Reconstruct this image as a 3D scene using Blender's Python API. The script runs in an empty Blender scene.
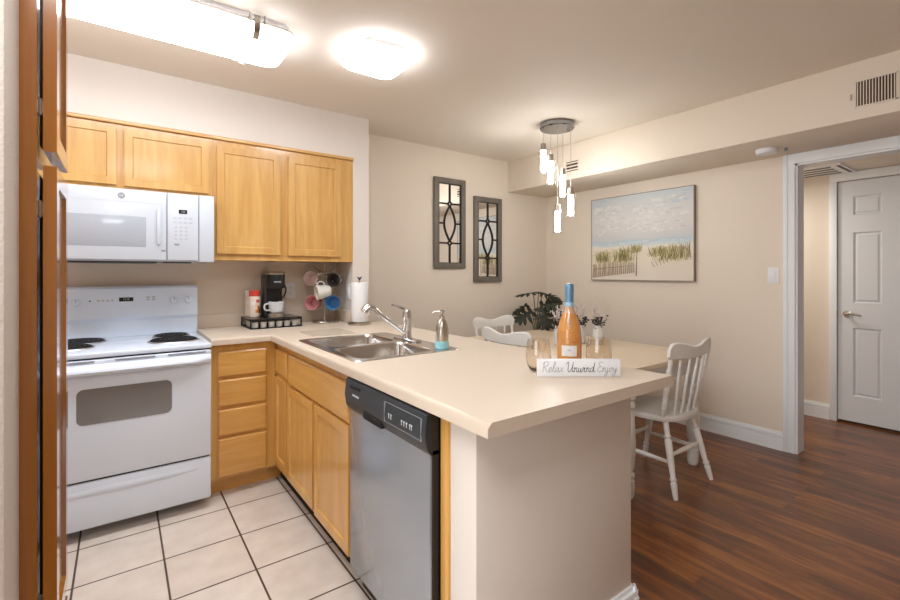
import bpy, bmesh, math, random
from mathutils import Vector, Matrix
random.seed(7)
SC = bpy.context.scene
COL = SC.collection
PI = math.pi

# ------------------------------------------------------------------ camera, world, exposure
cd = bpy.data.cameras.new('camera'); cam = bpy.data.objects.new('camera', cd); COL.objects.link(cam)
cam.location = (0, 0, 1.28)
cam.rotation_euler = (PI/2, 0, -math.radians(36.28))
cd.sensor_fit = 'HORIZONTAL'; cd.sensor_width = 36.0
cd.lens = 36.0*449.2/900.0
cd.shift_y = -(300-272.9)/900.0
cd.clip_start = 0.02
SC.camera = cam
SC.view_settings.view_transform = 'Standard'
SC.view_settings.look = 'None'
SC.view_settings.gamma = 1.0
SC.view_settings.use_curve_mapping = False
SC.view_settings.exposure = 1.17
w = bpy.data.worlds.new('sky'); SC.world = w; w.use_nodes = True
w.node_tree.nodes['Background'].inputs[0].default_value = (1.0, 0.95, 0.88, 1)
w.node_tree.nodes['Background'].inputs[1].default_value = 0.5

def area(name, loc, rot, sx, sy, power, color=(1, 1, 1)):
    l = bpy.data.lights.new(name, 'AREA'); l.shape = 'RECTANGLE'; l.size = sx; l.size_y = sy
    l.energy = power; l.color = color
    o = bpy.data.objects.new(name, l); COL.objects.link(o); o.location = loc; o.rotation_euler = rot
    return o
area('patio_daylight', (-3.14, -0.45, 1.15), (0, -PI/2, 0), 2.0, 2.4, 31, (0.94, 1.0, 1.05))
area('hall_ceiling_lamp', (4.4, 1.8, 2.09), (0, 0, 0), 0.3, 0.3, 5.0, (1.0, 0.98, 0.94))
area('entry_fill_light', (-0.2, 0.35, 2.40), (0, 0, 0), 1.3, 0.9, 15, (0.97, 1.0, 1.04))  # added fill above the camera for range front and base cabinets, no known fixture
KITCHEN_LAMP, DOME_LAMP, PENDANT_LAMP = 5.9, 11.0, 22.0

# ------------------------------------------------------------------ materials
def nt(name):
    m = bpy.data.materials.new(name); m.use_nodes = True
    t = m.node_tree; return m, t, t.nodes['Principled BSDF'], t.nodes, t.links
def rgb(r, g, b):
    f = lambda c: c/12.92 if c <= 0.04045 else ((c+0.055)/1.055)**2.4
    return (f(r/255), f(g/255), f(b/255), 1)
def mat(name, col, rough=0.5, metal=0.0, bump=0.0, bscale=80.0, var=0.0, vscale=6.0, coat=0.0, spec=0.5, aniso=None, trans=0.0, ior=1.45):
    m, t, p, N, L = nt(name)
    p.inputs['Base Color'].default_value = col
    p.inputs['Roughness'].default_value = rough; p.inputs['Metallic'].default_value = metal
    p.inputs['Coat Weight'].default_value = coat; p.inputs['Coat Roughness'].default_value = 0.08
    p.inputs['Specular IOR Level'].default_value = spec; p.inputs['Transmission Weight'].default_value = trans
    p.inputs['IOR'].default_value = ior
    tc = N.new('ShaderNodeTexCoord')
    if var:
        n = N.new('ShaderNodeTexNoise'); n.inputs['Scale'].default_value = vscale; n.inputs['Detail'].default_value = 5
        L.new(tc.outputs['Object'], n.inputs['Vector'])
        mx = N.new('ShaderNodeMix'); mx.data_type = 'RGBA'
        mx.inputs[6].default_value = tuple(c*(1-var) for c in col[:3])+(1,)
        mx.inputs[7].default_value = tuple(min(1, c*(1+var)) for c in col[:3])+(1,)
        L.new(n.outputs[0], mx.inputs[0]); L.new(mx.outputs[2], p.inputs['Base Color'])
    if bump:
        n = N.new('ShaderNodeTexNoise'); n.inputs['Scale'].default_value = bscale; n.inputs['Detail'].default_value = 3
        mp = N.new('ShaderNodeMapping'); L.new(tc.outputs['Object'], mp.inputs[0])
        if aniso: mp.inputs['Scale'].default_value = aniso
        L.new(mp.outputs[0], n.inputs['Vector'])
        b = N.new('ShaderNodeBump'); b.inputs['Strength'].default_value = bump; b.inputs['Distance'].default_value = 0.004
        L.new(n.outputs[0], b.inputs['Height']); L.new(b.outputs[0], p.inputs['Normal'])
    return m
def wood(name, a, b, axis='z', rough=0.32, coat=0.5, grain=1.0):
    m, t, p, N, L = nt(name)
    tc = N.new('ShaderNodeTexCoord'); mp = N.new('ShaderNodeMapping'); L.new(tc.outputs['Object'], mp.inputs[0])
    s = [14.0*grain]*3; s['xyz'.index(axis)] = 1.1
    mp.inputs['Scale'].default_value = s
    n1 = N.new('ShaderNodeTexNoise'); n1.inputs['Scale'].default_value = 1.0; n1.inputs['Detail'].default_value = 6; n1.inputs['Distortion'].default_value = 1.2
    L.new(mp.outputs[0], n1.inputs['Vector'])
    n2 = N.new('ShaderNodeTexNoise'); n2.inputs['Scale'].default_value = 7.0; n2.inputs['Detail'].default_value = 4
    L.new(mp.outputs[0], n2.inputs['Vector'])
    ad = N.new('ShaderNodeMath'); ad.operation = 'MULTIPLY_ADD'; ad.inputs[1].default_value = 0.35
    L.new(n2.outputs[0], ad.inputs[0]); L.new(n1.outputs[0], ad.inputs[2])
    cr = N.new('ShaderNodeValToRGB'); cr.color_ramp.elements[0].position = 0.42; cr.color_ramp.elements[1].position = 0.95
    cr.color_ramp.elements[0].color = b; cr.color_ramp.elements[1].color = a
    L.new(ad.outputs[0], cr.inputs[0]); L.new(cr.outputs[0], p.inputs['Base Color'])
    p.inputs['Roughness'].default_value = rough; p.inputs['Coat Weight'].default_value = coat; p.inputs['Coat Roughness'].default_value = 0.12
    bp = N.new('ShaderNodeBump'); bp.inputs['Strength'].default_value = 0.04; bp.inputs['Distance'].default_value = 0.002
    L.new(n2.outputs[0], bp.inputs['Height']); L.new(bp.outputs[0], p.inputs['Normal'])
    return m
def emit(name, col, strength):
    m, t, p, N, L = nt(name)
    p.inputs['Base Color'].default_value = (0.9, 0.9, 0.88, 1)
    p.inputs['Emission Color'].default_value = col; p.inputs['Emission Strength'].default_value = strength
    return m
def glass(name, col, rough=0.0, ior=1.45):
    m, t, p, N, L = nt(name)
    p.inputs['Base Color'].default_value = col; p.inputs['Transmission Weight'].default_value = 1.0
    p.inputs['Roughness'].default_value = rough; p.inputs['IOR'].default_value = ior
    return m
def thin_glass(name, col):
    m = bpy.data.materials.new(name); m.use_nodes = True; t = m.node_tree; N, L = t.nodes, t.links
    N.remove(N['Principled BSDF'])
    tr = N.new('ShaderNodeBsdfTransparent'); tr.inputs[0].default_value = col
    gl = N.new('ShaderNodeBsdfGlossy'); gl.inputs['Roughness'].default_value = 0.03
    lw = N.new('ShaderNodeLayerWeight'); lw.inputs[0].default_value = 0.5
    pw = N.new('ShaderNodeMath'); pw.operation = 'POWER'; pw.inputs[1].default_value = 5; L.new(lw.outputs['Facing'], pw.inputs[0])
    ma = N.new('ShaderNodeMath'); ma.operation = 'MULTIPLY_ADD'; ma.inputs[1].default_value = 0.5; ma.inputs[2].default_value = 0.04; L.new(pw.outputs[0], ma.inputs[0])
    mx = N.new('ShaderNodeMixShader'); L.new(ma.outputs[0], mx.inputs[0]); L.new(tr.outputs[0], mx.inputs[1]); L.new(gl.outputs[0], mx.inputs[2])
    L.new(mx.outputs[0], N['Material Output'].inputs[0]); return m
def tile_floor():
    m, t, p, N, L = nt('ceramic_tile')
    tc = N.new('ShaderNodeTexCoord'); mp = N.new('ShaderNodeMapping'); L.new(tc.outputs['Object'], mp.inputs[0])
    mp.inputs['Location'].default_value = (0.157, -2.688+0.3155*9, 0)
    br = N.new('ShaderNodeTexBrick'); L.new(mp.outputs[0], br.inputs['Vector'])
    br.offset = 0; br.squash = 1
    br.inputs['Scale'].default_value = 1; br.inputs['Brick Width'].default_value = 0.3155; br.inputs['Row Height'].default_value = 0.3155
    br.inputs['Mortar Size'].default_value = 0.0042; br.inputs['Mortar Smooth'].default_value = 0.1; br.inputs['Bias'].default_value = 0
    br.inputs['Color1'].default_value = rgb(234, 224, 214); br.inputs['Color2'].default_value = rgb(228, 216, 204)
    br.inputs['Mortar'].default_value = rgb(84, 66, 50)
    n = N.new('ShaderNodeTexNoise'); n.inputs['Scale'].default_value = 9; n.inputs['Detail'].default_value = 6
    L.new(tc.outputs['Object'], n.inputs['Vector'])
    cr = N.new('ShaderNodeValToRGB'); cr.color_ramp.elements[0].position = 0.3; cr.color_ramp.elements[1].position = 0.7
    cr.color_ramp.elements[0].color = (0.86, 0.84, 0.82, 1); cr.color_ramp.elements[1].color = (1.0, 1.0, 1.0, 1)
    L.new(n.outputs[0], cr.inputs[0])
    mx = N.new('ShaderNodeMix'); mx.data_type = 'RGBA'; mx.blend_type = 'MULTIPLY'; mx.inputs[0].default_value = 1
    L.new(br.outputs['Color'], mx.inputs[6]); L.new(cr.outputs[0], mx.inputs[7]); L.new(mx.outputs[2], p.inputs['Base Color'])
    p.inputs['Roughness'].default_value = 0.42
    b = N.new('ShaderNodeBump'); b.inputs['Strength'].default_value = 0.5; b.inputs['Distance'].default_value = 0.003; b.invert = True
    L.new(br.outputs['Fac'], b.inputs['Height']); L.new(b.outputs[0], p.inputs['Normal'])
    return m
def plank_floor():
    m, t, p, N, L = nt('hardwood_planks')
    tc = N.new('ShaderNodeTexCoord'); mp = N.new('ShaderNodeMapping'); L.new(tc.outputs['Object'], mp.inputs[0])
    mp.inputs['Rotation'].default_value = (0, 0, PI/2)
    br = N.new('ShaderNodeTexBrick'); L.new(mp.outputs[0], br.inputs['Vector'])
    br.offset = 0.37; br.inputs['Scale'].default_value = 1; br.inputs['Brick Width'].default_value = 0.9; br.inputs['Row Height'].default_value = 0.083
    br.inputs['Mortar Size'].default_value = 0.0007; br.inputs['Bias'].default_value = 0
    br.inputs['Color1'].default_value = (0.0, 0.0, 0.0, 1); br.inputs['Color2'].default_value = (1, 1, 1, 1); br.inputs['Mortar'].default_value = (0.2, 0.2, 0.2, 1)
    m2 = N.new('ShaderNodeMapping'); L.new(tc.outputs['Object'], m2.inputs[0]); m2.inputs['Scale'].default_value = (17, 2.2, 1)
    n = N.new('ShaderNodeTexNoise'); n.inputs['Scale'].default_value = 1; n.inputs['Detail'].default_value = 7; n.inputs['Roughness'].default_value = 0.6; n.inputs['Distortion'].default_value = 1.1
    L.new(m2.outputs[0], n.inputs['Vector'])
    ad = N.new('ShaderNodeMath'); ad.operation = 'MULTIPLY_ADD'; ad.inputs[1].default_value = 0.22
    L.new(br.outputs['Color'], ad.inputs[0]); L.new(n.outputs[0], ad.inputs[2])
    cr = N.new('ShaderNodeValToRGB'); e = cr.color_ramp.elements
    e[0].position = 0.36; e[0].color = rgb(74, 40, 13); e[1].position = 0.88; e[1].color = rgb(166, 103, 42)
    k = e.new(0.6); k.color = rgb(116, 63, 22)
    L.new(ad.outputs[0], cr.inputs[0]); L.new(cr.outputs[0], p.inputs['Base Color'])
    p.inputs['Roughness'].default_value = 0.33; p.inputs['Coat Weight'].default_value = 0.25; p.inputs['Coat Roughness'].default_value = 0.2
    b = N.new('ShaderNodeBump'); b.inputs['Strength'].default_value = 0.12; b.inputs['Distance'].default_value = 0.002
    L.new(n.outputs[0], b.inputs['Height']); L.new(b.outputs[0], p.inputs['Normal'])
    return m
def seascape():
    m, t, p, N, L = nt('painted_canvas')
    tc = N.new('ShaderNodeTexCoord'); sx = N.new('ShaderNodeSeparateXYZ'); L.new(tc.outputs['Object'], sx.inputs[0])
    mp = N.new('ShaderNodeMapping'); mp.inputs['Scale'].default_value = (1, 3, 9); L.new(tc.outputs['Object'], mp.inputs[0])
    n = N.new('ShaderNodeTexNoise'); n.inputs['Scale'].default_value = 1.6; n.inputs['Detail'].default_value = 6; L.new(mp.outputs[0], n.inputs['Vector'])
    ma = N.new('ShaderNodeMath'); ma.operation = 'MULTIPLY_ADD'; ma.inputs[1].default_value = 0.07; L.new(n.outputs[0], ma.inputs[0]); L.new(sx.outputs[2], ma.inputs[2])
    mr = N.new('ShaderNodeMapRange'); mr.inputs[1].default_value = 0.035; mr.inputs[2].default_value = 0.82; L.new(ma.outputs[0], mr.inputs[0])
    cr = N.new('ShaderNodeValToRGB'); e = cr.color_ramp.elements
    e[0].position = 0; e[0].color = rgb(236, 226, 212); e[1].position = 1; e[1].color = rgb(205, 211, 213)
    for pos, c in ((0.33, (232, 220, 200)), (0.40, (232, 226, 214)), (0.41, (208, 216, 218)), (0.46, (190, 206, 213)), (0.49, (206, 208, 208)), (0.6, (218, 214, 210)), (0.74, (220, 217, 214)), (0.88, (213, 214, 214))):
        k = e.new(pos); k.color = rgb(*c)
    L.new(mr.outputs[0], cr.inputs[0]); L.new(cr.outputs[0], p.inputs['Base Color']); p.inputs['Roughness'].default_value = 0.75
    return m

M = {}
M['wall'] = mat('greige_paint', rgb(232, 219, 203), 0.7, bump=0.12, bscale=170)
M['wall_rough'] = mat('orange_peel_paint', rgb(205, 192, 180), 0.7, bump=0.5, bscale=190)
M['wall_light'] = mat('pale_paint', rgb(226, 217, 207), 0.7, bump=0.16, bscale=150)
M['ceiling'] = mat('ceiling_paint', rgb(234, 223, 209), 0.8, bump=0.14, bscale=120)
M['trim'] = mat('white_trim_paint', rgb(238, 240, 242), 0.4)
M['doorpaint'] = mat('white_door_paint', rgb(222, 223, 225), 0.45)
M['tile'] = tile_floor(); M['plank'] = plank_floor()
HA, HB = rgb(217, 173, 106), rgb(194, 144, 76)
M['wz'] = wood('maple_upright', HA, HB, 'z'); M['wx'] = wood('maple_across', HA, HB, 'x'); M['wy'] = wood('maple_along', HA, HB, 'y')
LA, LB = rgb(230, 181, 102), rgb(208, 151, 74)
M['bz'] = wood('honey_maple_upright', LA, LB, 'z'); M['bx'] = wood('honey_maple_across', LA, LB, 'x'); M['by'] = wood('honey_maple_along', LA, LB, 'y')
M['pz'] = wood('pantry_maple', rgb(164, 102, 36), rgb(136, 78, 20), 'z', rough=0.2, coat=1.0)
M['laminate'] = mat('cream_laminate', rgb(213, 197, 178), 0.42, var=0.03, vscale=300)
M['white'] = mat('white_enamel', rgb(228, 240, 255), 0.22, coat=0.3)
M['whitep'] = mat('white_plastic', rgb(236, 237, 240), 0.4)
M['offwhite'] = mat('grey_white_plastic', rgb(206, 208, 212), 0.35)
M['ovenglass'] = mat('oven_glass', rgb(128, 128, 128), 0.1, coat=0.5)
M['microglass'] = mat('microwave_glass', rgb(176, 182, 190), 0.15, coat=0.5)
M['black'] = mat('black_plastic', rgb(24, 24, 25), 0.35)
M['blackm'] = mat('black_metal', rgb(30, 28, 27), 0.45, metal=0.4)
M['coil'] = mat('burner_coil', rgb(46, 46, 48), 0.5, metal=0.5)
M['charcoal'] = mat('charcoal_panel', rgb(70, 74, 78), 0.35, metal=0.5)
M['steel'] = mat('brushed_steel', rgb(168, 174, 182), 0.2, metal=0.6, bump=0.03, bscale=60, aniso=(1, 1, 40))
M['sinksteel'] = mat('sink_steel', rgb(214, 214, 212), 0.18, metal=1.0, bump=0.02, bscale=60, aniso=(1, 20, 1))
M['chrome'] = mat('chrome', rgb(214, 214, 214), 0.1, metal=1.0)
M['keygrey'] = mat('key_print', rgb(186, 190, 196), 0.4)
M['mwhite'] = mat('microwave_white', rgb(208, 214, 222), 0.25, coat=0.3)
M['ring'] = mat('brushed_ring', rgb(190, 190, 192), 0.4, metal=0.9)
M['canopy'] = mat('dark_chrome', rgb(150, 152, 156), 0.15, metal=1.0)
M['nickel'] = mat('satin_nickel', rgb(186, 178, 166), 0.28, metal=1.0)
M['grey'] = mat('grey_print', rgb(150, 152, 156), 0.5)
M['dark'] = mat('dark_display', rgb(42, 44, 46), 0.2)
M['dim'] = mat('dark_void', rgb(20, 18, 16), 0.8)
M['lettering'] = mat('black_ink', rgb(58, 58, 62), 0.6)
M['lettergrey'] = mat('grey_ink', rgb(104, 106, 110), 0.6)
M['signwhite'] = mat('sign_white', rgb(230, 230, 232), 0.5, var=0.02, vscale=40)
M['chair'] = mat('chair_paint', rgb(236, 234, 229), 0.38)
M['table'] = mat('table_cream', rgb(226, 208, 182), 0.4)
M['mirror'] = mat('mirror_glass', (0.92, 0.92, 0.92, 1), 0.02, metal=1.0)
M['greywood'] = wood('grey_weathered_wood', rgb(126, 118, 108), rgb(98, 92, 84), 'z', rough=0.6, coat=0)
M['iron'] = mat('dark_iron', rgb(46, 38, 34), 0.5, metal=0.5)
M['leaf'] = mat('dark_leaf', rgb(40, 44, 28), 0.55, var=0.3, vscale=9)
M['stem'] = mat('plant_stem', rgb(84, 82, 52), 0.6)
M['pot'] = mat('grey_pot', rgb(150, 146, 140), 0.6)
M['soil'] = mat('soil', rgb(58, 44, 34), 0.9)
M['foil'] = mat('blue_foil', rgb(104, 144, 172), 0.35, metal=0.35, bump=0.6, bscale=90)
M['rose'] = mat('orange_wine_bottle', rgb(236, 168, 92), 0.08, coat=0.6, trans=0.4)
M['etch'] = mat('amber_print', rgb(160, 92, 36), 0.5)
M['label'] = mat('white_label', rgb(232, 230, 226), 0.6)
M['amber'] = glass('smoky_amber_glass', (0.93, 0.87, 0.80, 1))
M['clear'] = thin_glass('clear_glass', (0.97, 0.97, 0.97, 1))
M['board'] = mat('translucent_mat', rgb(206, 192, 172), 0.25)
M['lampglow'] = emit('kitchen_diffuser', (0.95, 1.0, 1.08, 1), KITCHEN_LAMP)
M['domeglow'] = emit('dome_diffuser', (0.95, 1.0, 1.08, 1), DOME_LAMP)
M['pendglow'] = emit('pendant_tube', (0.98, 1.0, 0.99, 1), PENDANT_LAMP)

# ------------------------------------------------------------------ mesh helpers
ORG = {}
class B:
    def __init__(s): s.bm = bmesh.new()
    def box(s, x0, x1, y0, y1, z0, z1, bev=0.0, seg=2):
        b2 = bmesh.new()
        v = [b2.verts.new((x, y, z)) for x in (x0, x1) for y in (y0, y1) for z in (z0, z1)]
        for f in ((0, 1, 3, 2), (4, 6, 7, 5), (0, 4, 5, 1), (2, 3, 7, 6), (0, 2, 6, 4), (1, 5, 7, 3)): b2.faces.new([v[i] for i in f])
        if bev: bmesh.ops.bevel(b2, geom=b2.edges[:], offset=bev, segments=seg, affect='EDGES', profile=0.5)
        s.merge(b2); return s
    def merge(s, b2, Mx=None):
        if Mx is not None: bmesh.ops.transform(b2, matrix=Mx, verts=b2.verts)
        me = bpy.data.meshes.new('tmp'); b2.to_mesh(me); b2.free(); s.bm.from_mesh(me); bpy.data.meshes.remove(me); return s
    def loft(s, rings, cap0=True, cap1=True, close=True):
        bm = s.bm; R = [[bm.verts.new(p) for p in r] for r in rings]
        for a, b in zip(R, R[1:]):
            n = len(a)
            for i in range(n if close else n-1): bm.faces.new((a[i], a[(i+1) % n], b[(i+1) % n], b[i]))
        if cap0: bm.faces.new(R[0][::-1])
        if cap1: bm.faces.new(R[-1])
        return s
    def lathe(s, prof, c=(0, 0, 0), n=24, Mx=None, cap0=True, cap1=True):
        rings = []
        for r, z in prof:
            ring = []
            for i in range(n):
                a = 2*PI*i/n; p = Vector((r*math.cos(a), r*math.sin(a), z))
                if Mx is not None: p = Mx @ p
                ring.append(p+Vector(c))
            rings.append(ring)
        return s.loft(rings, cap0, cap1)
    def tube(s, pts, r, n=10, cap=True, flat=None):
        P = [Vector(p) for p in pts]; rings = []; prev = None
        for i, p in enumerate(P):
            d = (P[min(i+1, len(P)-1)]-P[max(i-1, 0)])
            d = d.normalized() if d.length > 1e-9 else Vector((0, 0, 1))
            if prev is None:
                u = d.cross(Vector((0, 0, 1)));
                if u.length < 1e-3: u = d.cross(Vector((0, 1, 0)))
            else: u = prev-d*prev.dot(d)
            u.normalize(); prev = u; v = d.cross(u); rr = r[i] if isinstance(r, (list, tuple)) else r
            rings.append([p+u*(rr*math.cos(2*PI*k/n))+v*(rr*math.sin(2*PI*k/n)) for k in range(n)])
        return s.loft(rings, cap, cap)
    def turned(s, p0, p1, prof, n=14):            # prof: (t along, radius)
        p0, p1 = Vector(p0), Vector(p1)
        return s.tube([p0.lerp(p1, t) for t, r in prof], [r for t, r in prof], n)
    def prism(s, poly, vec):
        v = Vector(vec); a = [Vector(p) for p in poly]
        return s.loft([a, [p+v for p in a]])
    def sphere(s, c, r, n=12, sc=(1, 1, 1)):
        b2 = bmesh.new(); bmesh.ops.create_uvsphere(b2, u_segments=n, v_segments=max(6, n//2), radius=r)
        return s.merge(b2, Matrix.Translation(c) @ Matrix.Diagonal((*sc, 1)))
    def panel(s, a, c, k, recess=0.007, fw=0.055, th=0.018, raised=False, drawer=False):
        """door or drawer front. a=(u0,u1) c=(z0,z1) k=(axis,front coord): faces -y ('y') or -x ('x'), or a raised-panel door"""
        u0, u1 = a; z0, z1 = c; ax, fr = k
        b2 = bmesh.new()
        v = [b2.verts.new((x, y, z)) for x in (u0, u1) for y in (0, th) for z in (z0, z1)]
        for f in ((0, 1, 3, 2), (4, 6, 7, 5), (0, 4, 5, 1), (2, 3, 7, 6), (0, 2, 6, 4), (1, 5, 7, 3)): b2.faces.new([v[i] for i in f])
        bmesh.ops.recalc_face_normals(b2, faces=b2.faces)
        ff = lambda: min((f for f in b2.faces if abs(f.normal.y) > 0.9), key=lambda f: (f.calc_center_median().y*0-abs(0)) + (0 if f is s._cur else 1)) 
        front = [f for f in b2.faces if f.normal.y < -0.9][0]
        if drawer:
            bmesh.ops.translate(b2, verts=front.verts, vec=(0, 0.006, 0))
            bmesh.ops.inset_individual(b2, faces=[front], thickness=0.012, depth=0.006)
        else:
            bmesh.ops.inset_individual(b2, faces=[front], thickness=0.004, depth=0.0)
            bmesh.ops.inset_individual(b2, faces=[front], thickness=fw, depth=0.0)
            bmesh.ops.inset_individual(b2, faces=[front], thickness=0.008, depth=-recess)
            if raised: bmesh.ops.inset_individual(b2, faces=[front], thickness=0.022, depth=recess*0.75)
        if ax == 'y': Mx = Matrix.Translation((0, fr, 0))
        else: Mx = Matrix(((0, 1, 0, fr), (1, 0, 0, 0), (0, 0, 1, 0), (0, 0, 0, 1)))
        return s.merge(b2, Mx)
    _cur = None
    def finish(s): bmesh.ops.recalc_face_normals(s.bm, faces=s.bm.faces)
    def obj(s, name, m, parent=None, loc=None, label=None, cat=None, group=None, kind=None, smooth=35, recalc=True):
        if recalc: s.finish()
        o0 = Vector(ORG[parent.name]) if parent else Vector(loc or (0, 0, 0))
        for v in s.bm.verts: v.co -= o0
        me = bpy.data.meshes.new(name); s.bm.to_mesh(me); s.bm.free()
        if smooth:
            for f in me.polygons: f.use_smooth = True
            me.set_sharp_from_angle(angle=math.radians(smooth))
        me.materials.append(M[m] if isinstance(m, str) else m)
        o = bpy.data.objects.new(name, me); COL.objects.link(o)
        if parent: o.parent = parent
        else: o.location = o0
        ORG[o.name] = tuple(o0)
        return tag(o, label, cat, group, kind)
def tag(o, label=None, cat=None, group=None, kind=None):
    for k, v in (('label', label), ('category', cat), ('group', group), ('kind', kind)):
        if v: o[k] = v
    return o
def thing(name, label, cat, loc, group=None):
    o = bpy.data.objects.new(name, None); o.empty_display_size = 0.05; COL.objects.link(o); o.location = loc
    ORG[o.name] = tuple(loc); return tag(o, label, cat, group)
def copy_tree(o, parent=None):
    c = o.copy(); COL.objects.link(c)
    if parent: c.parent = parent
    for ch in o.children: copy_tree(ch, c)
    return c
def struct(b, name, m, label=None): return b.obj(name, m, kind='structure', label=label, smooth=30)
def rrect(x0, x1, y0, y1, r, z, n=6):
    out = []
    for cx, cy, a0 in ((x1-r, y1-r, 0), (x0+r, y1-r, PI/2), (x0+r, y0+r, PI), (x1-r, y0+r, 1.5*PI)):
        for i in range(n+1): a = a0+PI/2*i/n; out.append(Vector((cx+r*math.cos(a), cy+r*math.sin(a), z)))
    return out
def fill_with_holes(bm, loops):
    E = []
    for lp in loops:
        v = [bm.verts.new(p) for p in lp]
        E += [bm.edges.new((v[i], v[(i+1) % len(v)])) for i in range(len(v))]
    bmesh.ops.triangle_fill(bm, use_beauty=True, edges=E)
def spline(pts, k=6):
    P = [Vector(p) for p in pts]; out = []
    for i in range(len(P)-1):
        a, b, c, d = P[max(i-1, 0)], P[i], P[i+1], P[min(i+2, len(P)-1)]
        for j in range(k):
            t = j/k; out.append(0.5*((2*b)+(c-a)*t+(2*a-5*b+4*c-d)*t*t+(3*b-a-3*c+d)*t**3))
    out.append(P[-1]); return out
def text_obj(txt, size, name, m, parent, Mx, label=None):
    cu = bpy.data.curves.new('tmp_text', 'FONT'); cu.body = txt; cu.size = size; cu.extrude = 0.0003; cu.align_x = 'CENTER'; cu.align_y = 'CENTER'
    t = bpy.data.objects.new('tmp_text', cu); COL.objects.link(t)
    bpy.context.view_layer.update()
    me = bpy.data.meshes.new_from_object(t.evaluated_get(bpy.context.evaluated_depsgraph_get()))
    bpy.data.objects.remove(t); bpy.data.curves.remove(cu)
    me.transform(Matrix.Translation(-Vector(ORG[parent.name])) @ Mx); me.name = name
    me.materials.clear(); me.materials.append(M[m])
    o = bpy.data.objects.new(name, me); COL.objects.link(o); o.parent = parent; ORG[o.name] = ORG[parent.name]
    return tag(o, label)
FACE_Y = Matrix.Rotation(PI/2, 4, 'X')                         # text facing -y
FACE_X = Matrix.Rotation(-PI/2, 4, 'Z') @ Matrix.Rotation(PI/2, 4, 'X')   # text facing -x

# ------------------------------------------------------------------ the room
ZT, ZS, XR, YB = 2.441, 2.121, 3.852, 3.425
struct(B().box(-0.75, 0.86, 0.3, 3.5, -0.06, 0.0), 'floor_kitchen', 'tile')
b = B(); b.box(0.86, 5.4, -4, 3.5, -0.06, -0.0005); b.box(-3.2, 0.86, -4, 0.3, -0.06, -0.0005); struct(b, 'floor', 'plank')
struct(B().box(-3.2, XR+0.13, -4, 3.55, ZT, ZT+0.1), 'ceiling', 'ceiling')
struct(B().box(-0.75, XR+0.13, YB, YB+0.12, 0, ZT), 'wall_back', 'wall')
struct(B().box(-0.85, -0.73, 1.16, YB, 0, ZT), 'wall_left', 'wall')
struct(B().box(-3.2, -0.1535, 1.03, 1.165, 0, ZT, 0.004), 'wall_pantry_side', 'wall_rough')
struct(B().box(-3.32, XR+0.13, -4.12, -4, 0, ZT), 'wall_rear', 'wall')
b = B(); b.box(-3.32, -3.2, -4, -1.7, 0, ZT); b.box(-3.32, -3.2, 0.8, 1.165, 0, ZT); b.box(-3.32, -3.2, -1.7, 0.8, 2.15, ZT); struct(b, 'wall_far_left', 'wall')
b = B()
for y in (-1.7, -0.48, 0.74): b.box(-3.3, -3.22, y, y+0.06, 0, 2.15)
b.box(-3.3, -3.22, -1.7, 0.8, 0, 0.06); b.box(-3.3, -3.22, -1.7, 0.8, 2.09, 2.15); struct(b, 'window_1', 'trim')
DY0, DY1, DZ = 0.22, 1.119, 2.055
b = B(); b.box(XR, XR+0.125, DY1, YB, 0, ZT); b.box(XR, XR+0.125, -4, DY0, 0, ZT); b.box(XR, XR+0.125, DY0, DY1, DZ, ZT); struct(b, 'wall_right', 'wall')
b = B(); b.box(-0.73, 1.387, 3.105, YB, 2.128, ZT); b.box(1.387, 1.517, 3.105, YB, 0, ZT); struct(b, 'wall_partition', 'wall_light')
struct(B().box(3.263, XR, -4, YB, ZS, ZT, 0.005), 'wall_soffit_dining', 'wall')
# hallway beyond the opening
XH = 5.0
b = B(); b.box(XH, XH+0.12, 1.152, 2.6, 0, 2.5); b.box(XH, XH+0.12, -2, 0.385, 0, 2.5); b.box(XH, XH+0.12, 0.385, 1.152, 2.065, 2.5); b.box(XH+0.1, XH+0.12, 0.3, 1.2, 0, 2.5); struct(b, 'wall_hall', 'wall')
struct(B().box(XR+0.125, XH, 2.48, 2.6, 0, 2.5), 'wall_hall_end', 'wall')
struct(B().box(XR+0.125, XH, -2.1, -2, 0, 2.5), 'wall_hall_near', 'wall')
struct(B().box(XR+0.125, XH+0.12, -2.1, 2.6, 2.14, 2.2), 'ceiling_hall', 'ceiling')
# baseboards
def base_profile_x(b, x, y0, y1, d=-1):         # runs along y, face towards -x (d=-1)
    for w_, z0, z1 in ((0.022, 0, 0.09), (0.009, 0.09, 0.098), (0.018, 0.098, 0.114), (0.008, 0.114, 0.13)):
        b.box(*(sorted((x, x+d*w_))), y0, y1, z0, z1)
def base_profile_y(b, y, x0, x1, d=-1):
    for w_, z0, z1 in ((0.022, 0, 0.09), (0.009, 0.09, 0.098), (0.018, 0.098, 0.114), (0.008, 0.114, 0.13)):
        b.box(x0, x1, *(sorted((y, y+d*w_))), z0, z1)
b = B(); base_profile_x(b, XR, 1.184, YB); base_profile_x(b, XR, -4, DY0-0.065); struct(b, 'baseboard_right', 'trim')
b = B(); base_profile_y(b, YB, 1.517, XR); struct(b, 'baseboard_back', 'trim')
b = B(); base_profile_x(b, XH, 1.2, 2.48); base_profile_x(b, XH, -2, 0.335); struct(b, 'baseboard_hall', 'trim')
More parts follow.
